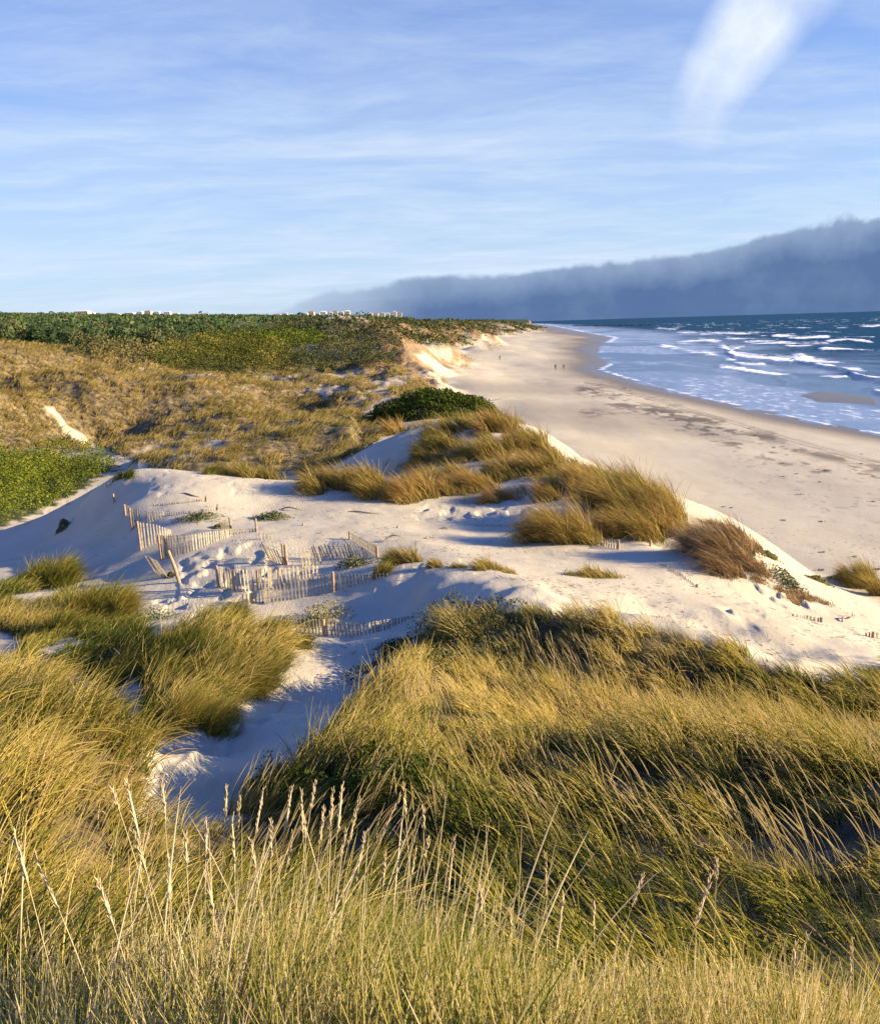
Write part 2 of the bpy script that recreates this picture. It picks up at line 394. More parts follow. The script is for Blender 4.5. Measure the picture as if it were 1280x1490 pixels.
PALE = [[(235,664),(270,660),(300,668),(270,672)],[(460,545),(520,540),(560,545),(500,552)],[(430,570),(480,560),(520,568),(450,575)],[(540,620),(560,600),(540,590),(520,600)],[(300,640),(345,645),(330,655),(300,650)],[(520,555),(590,548),(600,560),(560,566)]]
RIDGE = [(440,715),(470,690),(560,690),(640,720),(700,735),(760,725),(790,715),(830,740),(880,775),(900,790),(1010,775),(1030,760),(960,715),(900,695),(820,668),(780,635),(740,600),(700,590),(560,590),(540,610),(560,628),(600,640),(590,665),(520,680),(460,690)]
CLIFFTOP = [(420,500),(560,478),(590,500),(640,500),(700,520),(690,500),(660,490),(720,492),(760,482),(800,477),(790,462),(400,462),(-400,450),(-400,520),(0,520),(200,535),(300,548),(420,535)]
wu = U_+(fbm(X*0.9, Y*0.9, 61, 3)-0.5)*40; wv = V_+(fbm(X*0.9+50, Y*0.9, 62, 3)-0.5)*24
def am(P, e=6, uu=None, vv=None): return sstep(-e, e, sdf(wu if uu is None else uu, wv if vv is None else vv, P))
land = lut(LANDW, X, Y)
veg = np.zeros(len(X))
near = R_ < 26
veg = np.maximum(veg, am(VEG_NEAR, 8)*near)
gap = np.zeros(len(X))
for P in VEG_GAPS: gap = np.maximum(gap, am(P, 3))
veg = np.maximum(veg, np.maximum(am(VEG_MID, 5), am(VEG_LEFT, 6)*(1-gap))*(R_ < 45))
field = am(FIELD, 4)*(R_ > 68)
pale = am(FPATH, 2, U_+(fbm(X*.4, Y*.4, 63, 2)-.5)*14, V_)
for P in PALE: pale = np.maximum(pale, am(P, 3)*0.8)
spots = sstep(0.60, 0.72, fbm(X*0.12, Y*0.12, 66, 4))
field = field*(1-pale)*(1-0.7*spots)
green = am(GREENF, 4)*(R_ > 56)
olive = am(OLIVE, 4)*(R_ > 58)
far = am(CLIFFTOP, 2)*(R_ > 160)*sstep(0.03, 0.09, lut(SF, X, Y)+(fbm(X*.05, Y*.05, 71, 3)-.5)*0.06)
ridge = am(RIDGE, 3)*(R_ > 38)*0.45*sstep(0.4, 0.6, fbm(X*0.3, Y*0.3, 72, 3))
veg = np.clip(np.maximum.reduce([veg, field, green, olive, far, ridge]), 0, 1)
dark = np.clip(np.maximum(green*0.9, far*sstep(250, 420, R_)*(1-0.8*sstep(.52, .62, fbm(X*.03, Y*.03, 73, 3)))), 0, 1)
sw = lut(SW, X, Y)*R_; swl = lut(SW, X, Y)
wet_shade = (1-land)*(1-sstep(0.010, 0.08, swl+(fbm(X*0.05, Y*0.02, 74, 3)-.5)*0.04))
HILLS = [[(205,538),(235,520),(270,505),(300,497),(300,490),(350,482),(400,482),(470,488),(560,478),(588,500),(590,530),(500,540),(380,548),(300,548),(240,545)],[(560,478),(600,464),(700,464),(790,464),(800,474),(760,482),(700,492),(690,500),(640,505),(600,500)]]
WOODG = [(-400,455),(300,455),(330,486),(290,495),(240,508),(205,522),(150,516),(60,516),(0,512),(-400,512)]
hv = np.zeros(len(X))
for P in HILLS: hv = np.maximum(hv, am(P, 2, U_, V_)*(R_ > 150)*land)
wd_ = am(WOODG, 2, U_, V_)*(R_ > 200)
veg = np.maximum(veg, np.maximum(hv*.9, wd_)); dark = np.maximum(dark, np.maximum(hv*.75, wd_))
rust = sstep(110, 150, R_)*sstep(.02, .3, land)*(1-sstep(.06, .16, lut(SF, X, Y)))*sstep(.44, .54, fbm(X*.10, Y*.05, 77, 4))
veg = np.maximum(veg, (R_ > 900)*land*sstep(.02, .05, lut(SF, X, Y))); dark = np.maximum(dark, (R_ > 900)*land)
SHADE_BANDS = [[(650,556),(740,552),(860,560),(890,566),(830,578),(700,576),(655,572)],[(700,590),(760,583),(880,590),(1010,612),(1090,640),(960,632),(860,628),(760,618)]]  # shadow bands across the beach, painted as darker sand
shade_band = np.zeros(len(X))
for P in SHADE_BANDS: shade_band = np.maximum(shade_band, sstep(-7, 9, sdf(U_+(fbm(X*.05, Y*.05, 78, 3)-.5)*60, V_+(fbm(X*.05, Y*.05, 79, 3)-.5)*10, P)))
wet_shade = np.maximum(wet_shade, shade_band*.42*(1-land))  # painted shade bands share the darkening of the truly wet shore
# tide wrack: dark spots along the back of the beach
WRACK = [[(880,590),(905,583),(955,592),(925,597)],[(925,595),(960,590),(1010,600),(1030,606),(980,612)],[(985,608),(1020,602),(1060,612),(1050,620),(990,618)],
         [(1075,632),(1130,630),(1150,645),(1100,642)],[(840,566),(870,560),(900,575),(860,576)],[(1150,650),(1290,675),(1290,683),(1200,668)],[(1240,676),(1290,680),(1290,688),(1250,686)],[(850,600),(880,597),(900,603),(860,606)]]
wr = np.zeros(len(X)); sp = fbm(X*0.5, Y*0.35, 75, 4)
for P in WRACK: wr = np.maximum(wr, am(P, 7, U_+(sp-.5)*50, V_+(sp-.5)*6))
wr = wr*sstep(0.42, 0.58, sp)*(1-land)
spk = (1-land)*sstep(.70, .78, fbm(X*1.7, Y*1.1, 93, 3))*sstep(-40, 40, sdf(U_, V_, [(1000,610),(1100,625),(1300,680),(1300,760),(1180,760),(1060,700)]))
wr = np.maximum(wr, spk*.4)*.8
band = np.abs((V_-(560+(U_-860)*0.335))-5)
wr = np.maximum(wr, (1-land)*sstep(.62, .72, fbm(X*.8, Y*.5, 76, 3))*(1-sstep(8, 30, band))*(U_ > 860)*0.7)
track = np.zeros(len(X))
for dv in (0, 4.5):
    TR = [(850,556+dv*.3),(890,562+dv*.5),(960,583+dv*.6),(1060,611+dv*.8),(1150,638+dv*.9),(1290,676+dv)]
    track = np.maximum(track, 1-sstep(.35, 1.0, seg_dist(U_, V_, TR, closed=False)))
track *= (1-land)
Z = Z - track*0.03

m, nt, out = nmat('ground_cover')
pos = geo_pos(nt)
bs = N(nt, 'ShaderNodeBsdfPrincipled'); bs.inputs['Specular IOR Level'].default_value = 0.15
n1 = noisen(nt, .35, 5, pos); n2 = noisen(nt, 14, 4, pos); n3 = noisen(nt, 1.6, 5, pos)
sand = ramp(nt, [(.3, (.50, .425, .275)), (.7, (.575, .495, .335))], n1).outputs[0]
sand = mixc(nt, mth(nt, 'MULTIPLY', n2, .3), sand, (.41, .34, .22))
beach = ramp(nt, [(.3, (.51, .43, .275)), (.7, (.585, .50, .33))], noisen(nt, .08, 5, pos)).outputs[0]
mpb = N(nt, 'ShaderNodeMapping'); mpb.inputs['Rotation'].default_value = (0, 0, .35); mpb.inputs['Scale'].default_value = (.5, .12, 1); L(nt, pos, mpb.inputs[0])
beach = mixc(nt, ramp(nt, [(.42, (0,)*3), (.68, (.28,)*3)], noisen(nt, 1.0, 9, mpb.outputs[0], .7)).outputs[0], beach, (.34, .265, .165))
sand = mixc(nt, attr(nt, 'beach'), sand, beach)
wc = mixc(nt, attr(nt, 'wet_shade'), sand, (.155, .125, .09))
litter = ramp(nt, [(.32, (.05, .038, .028)), (.5, (.15, .11, .05)), (.72, (.34, .24, .09))], n3).outputs[0]
lit2 = ramp(nt, [(.3, (.02, .035, .012)), (.7, (.06, .08, .025))], n3).outputs[0]
litter = mixc(nt, attr(nt, 'dark'), litter, lit2)
c = mixc(nt, attr(nt, 'veg'), wc, litter)
c = mixc(nt, mth(nt, 'MULTIPLY', attr(nt, 'rust'), .85), c, ramp(nt, [(.35, (.10, .07, .03)), (.65, (.36, .20, .08))], n3).outputs[0])
c = mixc(nt, attr(nt, 'wrack'), c, (.06, .045, .035))
c = mixc(nt, mth(nt, 'MULTIPLY', attr(nt, 'track'), .45), c, (.16, .12, .085))
L(nt, c, bs.inputs['Base Color'])
L(nt, ramp(nt, [(0, (.9,)*3), (.75, (.7,)*3), (1, (.32,)*3)], attr(nt, 'wet_shade')).outputs[0], bs.inputs['Roughness'])
wv_ = N(nt, 'ShaderNodeTexWave', wave_type='BANDS', bands_direction='DIAGONAL'); wv_.inputs['Scale'].default_value = 2.9; wv_.inputs['Distortion'].default_value = 9; wv_.inputs['Detail'].default_value = 2; wv_.inputs['Detail Scale'].default_value = .7
mp = N(nt, 'ShaderNodeMapping'); mp.inputs['Rotation'].default_value = (0, 0, .5); L(nt, pos, mp.inputs[0]); L(nt, mp.outputs[0], wv_.inputs['Vector'])
b1 = N(nt, 'ShaderNodeBump'); b1.inputs['Distance'].default_value = .011; b1.inputs['Strength'].default_value = .5
rip = mth(nt, 'MULTIPLY', wv_.outputs['Fac'], ramp(nt, [(.50, (0,)*3), (.68, (1,)*3)], noisen(nt, .18, 3, pos)).outputs[0])
L(nt, mth(nt, 'MULTIPLY', rip, mth(nt, 'SUBTRACT', 1.0, attr(nt, 'beach'), True)), b1.inputs['Height'])
b3 = N(nt, 'ShaderNodeBump'); b3.inputs['Distance'].default_value = .10; b3.inputs['Strength'].default_value = .18; L(nt, noisen(nt, 1.1, 5, pos, .6), b3.inputs['Height']); L(nt, b1.outputs[0], b3.inputs['Normal'])
b2 = N(nt, 'ShaderNodeBump'); b2.inputs['Distance'].default_value = .045; b2.inputs['Strength'].default_value = .7
L(nt, noisen(nt, 7, 8, pos, .72), b2.inputs['Height']); L(nt, b3.outputs[0], b2.inputs['Normal'])
L(nt, b2.outputs[0], bs.inputs['Normal'])
L(nt, bs.outputs[0], out.inputs[0])
M['ground'] = m
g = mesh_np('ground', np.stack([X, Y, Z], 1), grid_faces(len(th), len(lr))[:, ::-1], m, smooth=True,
            attrs={'veg': veg, 'dark': dark, 'wet_shade': wet_shade, 'wrack': wr, 'beach': np.maximum(1-land, sstep(100, 150, R_)), 'rust': rust, 'track': track})
tag(g, kind='structure')

# ------------------------------------------------------------------ sea
tw = np.concatenate([np.linspace(-.2, 0.04, 40)[:-1], np.linspace(0.04, .56, 760), np.linspace(.56, .95, 40)[1:]])
lw_ = np.concatenate([lin(70, 700, .0045), lin(700, 3000, .012), lin(3000, 60000, .05)])
SX, SY = grid_mesh(tw, lw_); SX = SX.ravel(); SY = SY.ravel()
SU, SV, _ = project(np.stack([SX, SY, 0*SX], 1)); SR = np.hypot(SX, SY)
# breaking waves: (picture polyline of the crest, crest height, foam trailing shorewards in pixels, strength)
BREAK = [
 ([(1055,508),(1065,518),(1100,523),(1150,527),(1165,521)], .7, 9, 1.0), ([(1060,512),(1085,503),(1130,500),(1160,506),(1200,503)], .5, 8, .95),
 ([(1130,489),(1160,493),(1200,491)], .6, 5, .9), ([(1200,509),(1240,512),(1300,515)], .8, 4, 1.0),
 ([(1160,526),(1190,533),(1230,541),(1260,552),(1300,560)], .8, 14, 1.0), ([(1210,497),(1230,494),(1262,498)], .5, 4, .8),
 ([(965,505),(985,509),(1000,513),(1035,517)], .4, 7, .8), ([(990,500),(1020,495),(1040,497)], .4, 5, .8),
 ([(1048,535),(1070,538),(1100,543),(1150,549)], .35, 6, .75), ([(1060,524),(1075,530),(1110,532)], .3, 6, .7),
 ([(1130,551),(1145,556),(1170,553),(1230,550)], .3, 7, .75), ([(1268,567),(1285,574),(1300,577)], .4, 9, .9),
 ([(1020,486),(1060,485),(1110,488)], .5, 4, .8), ([(990,484),(1010,485),(1030,485)], .4, 4, .7), ([(1090,484),(1150,487)], .4, 3, .6),
 ([(960,478),(985,476),(980,480)], .4, 4, .7), ([(1060,493),(1110,497)], .4, 4, .7), ([(1255,475),(1285,474)], .6, 2.5, .9),
]
h = np.zeros(len(SX)); foam = np.zeros(len(SX))
fn = fbm(SX*0.10, SY*0.05, 81, 4); fn2 = fbm(SX*.4, SY*.4, 83, 3)
du = SU+(fn-.5)*14; dv = SV+(fn2-.5)*3
for P, hh, tr, st in BREAK:
    P = np.array(P, float)
    lo = P.min(0)-60; hi = P.max(0)+60
    k = np.where((SU > lo[0]) & (SU < hi[0]) & (SV > lo[1]) & (SV < hi[1]))[0]
    if not len(k): continue
    a = du[k]; b = dv[k]
    yl = np.interp(a, np.sort(P[:, 0]), P[np.argsort(P[:, 0]), 1])
    over = np.maximum(np.maximum(P[:, 0].min()-a, a-P[:, 0].max()), 0)
    s = b-yl                             # below the crest line is towards the shore / viewer
    along = np.exp(-(over/10)**2)
    h[k] = np.maximum(h[k], hh*along*np.exp(-(s/3.0)**2))
    behind = np.where(s > 0, np.exp(-(s/2.2)**2), np.exp(-(s/tr)**2))
    gate = .35+.65*sstep(.38, .52, fbm(SX[k]*.05, SY[k]*.05, 91, 3))
    foam[k] = np.maximum(foam[k], st*along*behind*gate*(0.5+0.9*fn2[k]))
ssw = -lut(SW, SX, SY)                   # offshore, in log units
sm = ssw*SR
shallow = 1-sstep(25, 115, sm+(fn-.5)*60)
edge = np.exp(-((ssw-.005)/(.004+.006*fn2))**2)*sstep(.35, .6, fbm(SX*.03, SY*.03, 92, 3)+.1)
# wash: sheets of thin foam in the shallows
swash = sstep(.53, .62, fbm(SX*.035+3, SY*.012, 85, 4)+.22*np.exp(-((ssw-.07)/.07)**2)-.05*sstep(60, 120, sm))*shallow
WASH = [[(1060,575),(1100,566),(1130,575),(1180,600),(1300,605),(1300,640),(1200,622),(1120,600)],[(880,540),(900,528),(960,538),(1050,545),(1120,565),(1080,580),(1000,572),(930,555)],[(870,492),(920,480),(1000,487),(960,497),(900,503)]]
for P in WASH: swash = np.maximum(swash, .8*sstep(-4, 6, sdf(du, dv, P))*sstep(.36, .5, fbm(SX*.12, SY*.06, 86, 4)))
foam = np.clip(np.maximum.reduce([foam, edge*.6, swash*.40]), 0, 1)
caps = sstep(.70, .76, fbm(SX*.07, SY*.035, 87, 4))*sstep(80, 200, sm)*(1-sstep(1500, 4000, SR))*.8
foam = np.maximum(foam, caps)
z = h + (fbm(SX*.12, SY*.06, 88, 3)-.5)*.7*sstep(50, 200, sm) + (fbm(SX*.4, SY*.3, 89, 2)-.5)*.12
m, nt, out = nmat('sea_water')
pos = geo_pos(nt)
fo = N(nt, 'ShaderNodeBsdfDiffuse'); fo.inputs[0].default_value = (.78, .79, .80, 1)
wcol = mixc(nt, attr(nt, 'shallow'), (.003, .048, .090), (.075, .125, .17))
wcol = mixc(nt, mth(nt, 'MULTIPLY', attr(nt, 'film_sheen'), .5), wcol, (.29, .35, .43))  # thin foam film, its bright reflected sheen mixed into the base colour
wd = N(nt, 'ShaderNodeBsdfDiffuse'); wg = N(nt, 'ShaderNodeBsdfGlossy'); wg.inputs['Roughness'].default_value = .28; wm = N(nt, 'ShaderNodeMixShader')
L(nt, wcol, wd.inputs[0]); wg.inputs[0].default_value = (.9, .95, 1, 1)
L(nt, ramp(nt, [(0, (.07,)*3), (1, (.36,)*3)], attr(nt, 'shallow')).outputs[0], wm.inputs[0]); L(nt, wd.outputs[0], wm.inputs[1]); L(nt, wg.outputs[0], wm.inputs[2])
mp = N(nt, 'ShaderNodeMapping'); mp.inputs['Scale'].default_value = (1, .45, 1); L(nt, pos, mp.inputs[0])
bp = N(nt, 'ShaderNodeBump'); bp.inputs['Strength'].default_value = .8
L(nt, mth(nt, 'MULTIPLY', mth(nt, 'SUBTRACT', 1.15, attr(nt, 'shallow')), .7), bp.inputs['Distance'])
L(nt, noisen(nt, .55, 7, mp.outputs[0], .62), bp.inputs['Height']); L(nt, bp.outputs[0], wd.inputs['Normal']); L(nt, bp.outputs[0], wg.inputs['Normal'])
mx = N(nt, 'ShaderNodeMixShader')
fnz = noisen(nt, .45, 7, mp.outputs[0], .72)
ff = mth(nt, 'ADD', attr(nt, 'foam'), mth(nt, 'MULTIPLY', mth(nt, 'SUBTRACT', fnz, .5), 1.5))
L(nt, ramp(nt, [(.44, (0,)*3), (.66, (1,)*3)], ff).outputs[0], mx.inputs[0])
L(nt, wm.outputs[0], mx.inputs[1]); L(nt, fo.outputs[0], mx.inputs[2]); L(nt, mx.outputs[0], out.inputs[0])
o = mesh_np('sea', np.stack([SX, SY, z], 1), grid_faces(len(tw), len(lw_))[:, ::-1], m, smooth=True, attrs={'foam': foam, 'shallow': shallow, 'film_sheen': np.clip(swash, 0, 1)})
tag(o, kind='structure')

# ------------------------------------------------------------------ blades
def blade_points(root, Ln, az, phi0, phi1, K):
    n = len(root); P = np.zeros((n, K, 3)); P[:, 0] = root
    for k in range(1, K):
        ph = phi0+phi1*(k-.5)/(K-1)
        st = Ln/(K-1)
        P[:, k, 0] = P[:, k-1, 0]+np.sin(ph)*np.cos(az)*st
        P[:, k, 1] = P[:, k-1, 1]+np.sin(ph)*np.sin(az)*st
        P[:, k, 2] = P[:, k-1, 2]+np.cos(ph)*st
    return P
def curves_obj(name, P, rad, tint, mat, prof=None):
    n, K, _ = P.shape
    cd = bpy.data.hair_curves.new(name); cd.add_curves([K]*n)
    cd.attributes['position'].data.foreach_set('vector', P.astype(np.float32).ravel())
    prof = np.array(prof if prof is not None else [1-.85*(k/(K-1))**1.5 for k in range(K)])
    R = (rad[:, None]*prof[None]).astype(np.float32)
    a = cd.attributes.get('radius') or cd.attributes.new('radius', 'FLOAT', 'POINT'); a.data.foreach_set('value', R.ravel())
    a = cd.attributes.new('tint', 'FLOAT', 'POINT'); a.data.foreach_set('value', np.repeat(tint, K).astype(np.float32))
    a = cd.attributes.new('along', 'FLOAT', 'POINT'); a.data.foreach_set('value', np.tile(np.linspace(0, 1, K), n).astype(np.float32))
    cd.materials.append(mat)
    return link(bpy.data.objects.new(name, cd))
def ribbon_obj(name, P, rad, tint, mat, parent=None, loc=None):
    n, K, _ = P.shape
    t = P[:, -1]-P[:, 0]; a = rng.uniform(0, 2*PI, n)
    sd = np.stack([np.cos(a), np.sin(a)*.35, 0*a], 1); sd /= np.linalg.norm(sd, axis=1)[:, None]
    prof = np.array([1-.85*(k/(K-1))**1.5 for k in range(K)])
    W = sd[:, None, :]*(rad[:, None]*prof[None])[..., None]
    V = np.stack([P-W, P+W], 2).reshape(-1, 3)
    base = (np.arange(n)*K*2)[:, None]+(np.arange(K-1)*2)[None]
    Fc = np.stack([base, base+1, base+3, base+2], -1).reshape(-1, 4)
    al = np.tile(np.repeat(np.linspace(0, 1, K), 2), n); ti = np.repeat(tint, 2*K)
    return mesh_np(name, V, Fc, mat, parent, attrs={'tint': ti, 'along': al}, loc=loc)

def scatter_even(n, umin, umax, r0, r1):
    a = math.atan((umin-CX)/F_PX); b = math.atan((umax-CX)/F_PX)
    az = rng.uniform(a, b, n); r = np.sqrt(rng.uniform(r0*r0, r1*r1, n)); return r*np.sin(az), r*np.cos(az)
def scatter(n, umin, umax, r0, r1, power=1.0):
    """plan positions between two ranges, thinning with distance"""
    a = np.arctan((umin-CX)/F_PX); b = np.arctan((umax-CX)/F_PX)
    az = rng.uniform(a, b, n); r = np.exp(rng.uniform(math.log(r0)*power, math.log(r1)*power, n)/power)
    return r*np.sin(az), r*np.cos(az)
def lean_az(x, y, s=90):
    """wind: blades right of the path lie over to the left, those left of it to the right"""
    nz = fbm(x*.35, y*.35, s, 2)-.5
    u, v, _ = project(np.stack([x, y, 7+0*x], -1))
    k = sstep(520, 680, u); left = (1-k)*.25+k*(PI-.45)
    return left+nz*1.5

# --- near slope
def slope_grass(name, ntuft, per, r0, r1, areas, gaps, hmean, rad0, mat, label, tintbase, seed, umin=-150, umax=1430, K=5, thin=0.0, even=False, sprd=1.0):
    x, y = (scatter_even if even else scatter)(ntuft, umin, umax, r0, r1)
    z = H(x, y); u, v, _ = project(np.stack([x, y, z], 1))
    nz = (fbm(x*.9, y*.9, 61, 3)-.5)
    uu = u+nz*30; vv = v+nz*16
    ok = np.zeros(len(x), bool)
    for A in areas: ok |= inside(uu, vv, A)
    for A in gaps: ok &= ~inside(uu, vv, A)
    patch = fbm(x*.45, y*.45, seed, 3)
    ok &= (patch > thin+.15*rng.random(len(x)))
    ok &= (v > 430) & (v < 2300)
    x, y, z, patch, u, v = (q[ok] for q in (x, y, z, patch, u, v))
    nT = len(x); r = np.hypot(x, y)
    tsize = (0.55+1.0*sstep(.25, .75, patch))*rng.uniform(.75, 1.25, nT)
    i = np.repeat(np.arange(nT), per); nb = len(i)
    spread = (.06+.012*np.sqrt(r[i]))*1.6*sprd
    ang = rng.uniform(0, 2*PI, nb); rr = np.sqrt(rng.random(nb))*spread
    bx = x[i]+np.cos(ang)*rr; by = y[i]+np.sin(ang)*rr
    bz = H(bx, by)-.02
    ln = hmean*tsize[i]*rng.uniform(.45, 1.15, nb)
    LOWZ = [(100,1165),(200,1140),(330,1175),(600,1180),(760,1250),(560,1380),(60,1380)]
    ln *= (1-.5*sstep(-30, 30, sdf(u, v, LOWZ))*(np.hypot(x, y) < 14))[i]
    la = lean_az(x, y, seed+1)[i]
    w = rng.uniform(.30, 1.0, nb)
    dx = np.cos(la)*w+np.cos(ang)*rr/spread*.38+rng.normal(0, .14, nb); dy = np.sin(la)*w+np.sin(ang)*rr/spread*.38+rng.normal(0, .14, nb)
    az = np.arctan2(dy, dx); mag = np.hypot(dx, dy)
    P = blade_points(np.stack([bx, by, bz], 1), ln, az, .08+.28*mag, .35+.95*mag*rng.uniform(.6, 1.3, nb), K)
    col = fbm(x*.22, y*.22, seed+5, 3)[i]
    ti = np.clip(tintbase+(col-.5)*1.3+rng.normal(0, .26, nb), 0, 1)
    dead = rng.random(nb) < .08; dx = np.where(dead, dx*2.2, dx); ti = np.where(dead, 1.0, ti)
    rad = rad0*(1+.035*r[i])*rng.uniform(.7, 1.3, nb)
    o = curves_obj(name, P, rad, ti, mat)
    tag(o, label=label, cat='grass', kind='stuff')
    print(name, nb)
    return o
TEST = 1.0
def seed_tips(name, nT, per, r0, r1, areas, label, umin=-150, umax=1430, h=.85, seed=700, rad0=.0038):
    x, y = scatter_even(nT, umin, umax, r0, r1); z = H(x, y); u, v, _ = project(np.stack([x, y, z], 1))
    ok = np.zeros(len(x), bool)
    for A in areas: ok |= inside(u, v, A)
    ok &= fbm(x*.4, y*.4, seed, 3) > .46+.06*rng.random(len(x))
    x, y = x[ok], y[ok]; i = np.repeat(np.arange(len(x)), per); nb = len(i)
    bx = x[i]+rng.normal(0, .16, nb); by = y[i]+rng.normal(0, .16, nb); bz = H(bx, by)-.02
    la = lean_az(x, y, 201)[i]+rng.normal(0, .25, nb); w = rng.uniform(.15, .75, nb)
    P = blade_points(np.stack([bx, by, bz], 1), h*rng.uniform(.75, 1.2, nb), la, .08+.25*w, .25+.7*w, 8)
    r = np.hypot(bx, by)
    o = curves_obj(name, P, rad0*(1+.03*r), rng.random(nb), M['tip'], prof=[.4, .38, .35, .3, .5, 1.0, .9, .15])
    tag(o, label=label, cat='grass', kind='stuff')
slope_grass('slope_grass', 2700, 30, 3.4, 27, [VEG_NEAR, VEG_MID], [], .68, .0056, M['slope'], 'windblown golden green marram grass covering the near dune slope', .47, 200, even=True, sprd=1.0, thin=.16)
slope_grass('slope_undergrowth', 7000, 12, 3.4, 27, [VEG_NEAR, VEG_MID], [], .30, .0034, M['under'], 'short darker grass between the tussocks of the near slope', .35, 215, even=True, sprd=1.8, K=4)
slope_grass('hollow_grass', int(9000*TEST), 14, 14, 46, [VEG_LEFT, VEG_MID], VEG_GAPS, .50, .0036, M['slope'], 'dark green grass filling the hollow left of the sandy path', .30, 230, umax=470)
slope_grass('field_grass', int(26000*TEST), 7, 66, 270, [FIELD, OLIVE], [FPATH]+PALE, .72, .0050, M['field'], 'short golden grass tufts over the low back dunes', .58, 260, umax=700, K=4, thin=.42)
slope_grass('back_hill_grass', 15000, 6, 105, 290, [FIELD, [(-200,485),(0,488),(150,500),(220,512),(300,545),(420,535),(560,525),(600,545),(560,575),(0,575),(-200,575)]], [FPATH]+PALE, .75, .0056, M['field'], 'golden grass on the rounded hills behind the dune field', .66, 265, umin=-60, umax=640, K=4, thin=.30)
slope_grass('ridge_grass', 5200, 12, 44, 90, [RIDGE], [[(500,668),(545,630),(610,640),(600,668),(520,690)],[(690,735),(780,730),(760,700),(800,720),(800,760),(700,745)],[(1005,735),(1080,760),(1060,810),(960,815)]], .62, .0036, M['clump'], 'wind combed brown gold grass blanketing the seaward dune ridge', .55, 270, umin=380, umax=1100, K=5, thin=.37, sprd=1.2)
seed_tips('slope_seed_heads', 2000, 3, 7, 27, [VEG_NEAR, VEG_MID], 'feathery ripe grass heads standing over the near slope')
# --- foreground
def foreground():
    nT = 2200
    x, y = scatter(nT, -120, 1400, 1.45, 4.2, 1.0); z = H(x, y)
    u, v, _ = project(np.stack([x, y, z], 1)); ok = v > 1000; x, y, z = x[ok], y[ok], z[ok]; nT = len(x)
    per = 15; i = np.repeat(np.arange(nT), per); nb = len(i)
    ang = rng.uniform(0, 2*PI, nb); rr = np.sqrt(rng.random(nb))*.13
    bx = x[i]+np.cos(ang)*rr; by = y[i]+np.sin(ang)*rr; bz = H(bx, by)-.02
    patch = fbm(x*1.1, y*1.1, 300, 3)[i]
    ln = .84*(.45+.9*patch)*(1-.42*sstep(-.1, .6, bx))*(1-.25*sstep(-.5, -1.2, bx))*(1-.35*sstep(2.6, 4.2, np.hypot(bx, by)))*rng.uniform(.5, 1.2, nb)
    la = np.where(x[i] < .1, .35, .9)+rng.normal(0, .5, nb)
    w = rng.uniform(.05, .5, nb)
    dx = np.cos(la)*w+np.cos(ang)*.34; dy = np.sin(la)*w+np.sin(ang)*.34
    P = blade_points(np.stack([bx, by, bz], 1), ln, np.arctan2(dy, dx), .05+.25*np.hypot(dx, dy), .2+1.3*np.hypot(dx, dy)*rng.random(nb), 6)
    col = fbm(x*.7, y*.7, 310, 3)[i]
    ti = np.clip(.60+(col-.5)*1.9+rng.normal(0, .28, nb), 0, 1)
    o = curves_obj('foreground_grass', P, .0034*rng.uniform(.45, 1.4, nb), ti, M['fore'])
    tag(o, label='pale straw and green marram grass right in front of the camera', cat='grass', kind='stuff')
foreground()
def fore_stems():
    n = 190; bx = rng.normal(-.35, .85, n); by = rng.uniform(1.9, 4.2, n); bz = H(bx, by)-.02
    ln = rng.uniform(.75, 1.22, n)*np.where(bx > .4, .55, 1.0); la = rng.normal(.35, .8, n); w = np.abs(rng.normal(.25, .3, n))
    P = blade_points(np.stack([bx, by, bz], 1), ln, la, .03+.2*w, .1+1.1*w, 12)
    o = curves_obj('foreground_stems', P, rng.uniform(.0014, .0027, n), rng.random(n), M['stalk'], prof=[.5, .5, .48, .46, .44, .42, .4, .62, 1.0, .95, .7, .12])
    tag(o, label='pale ripe stems mixed into the foreground grass', cat='grass', kind='stuff')
fore_stems()
# --- seed stalks standing above the foreground grass
def seed_stalk_mesh(L_, az, phi0, phi1, head, name):
    K = 14; P = blade_points(np.zeros((1, 3)), np.array([L_]), np.array([az]), np.array([phi0]), np.array([phi1]), K)[0]
    return P
STALKS = [  # tip u, tip v, range, tilt, strong
 (162,1150,2.9,-.16),(196,1175,2.9,-.12),(245,1170,3.1,.0),(22,1240,2.6,-.12),(62,1270,2.5,-.3),(330,1155,3.2,.02),(352,1165,3.2,.1),(385,1170,3.3,.12),(295,1200,3.0,.02),
 (440,1160,3.2,.12),(462,1145,3.3,.22),(486,1165,3.2,.2),(495,1168,3.1,.15),(515,1195,3.1,.35),(550,1185,3.1,.5),(583,1160,3.1,-.03),(622,1195,3.0,.1),(638,1220,2.9,.16),(655,1260,2.8,.2),
 (400,1200,3.0,.1),(425,1215,2.9,.25),(365,1235,2.9,-.1),(210,1240,2.7,-.2),(150,1290,2.5,-.28),(300,1300,2.6,-.05),(270,1225,2.9,-.02),(530,1225,2.9,.25),(560,1250,2.7,.05),(604,1260,2.7,-.02),
 (805,1265,3.2,-.02),(857,1320,2.8,.0),(812,1330,2.8,-.04),(933,1290,3.0,.38),(1028,1300,2.9,.42),(1042,1265,3.0,.06),(1165,1370,2.7,.12),(1160,1400,2.6,.08),(1232,1400,2.7,.05),(745,1340,2.7,.1),(700,1290,2.8,.05),
 (470,1200,3.1,.18),(478,1185,3.2,.2),(505,1215,3.0,.28),(450,1190,3.1,.1),(240,1275,2.7,-.1),(420,1180,3.2,.15),(340,1215,3.0,.05),
]
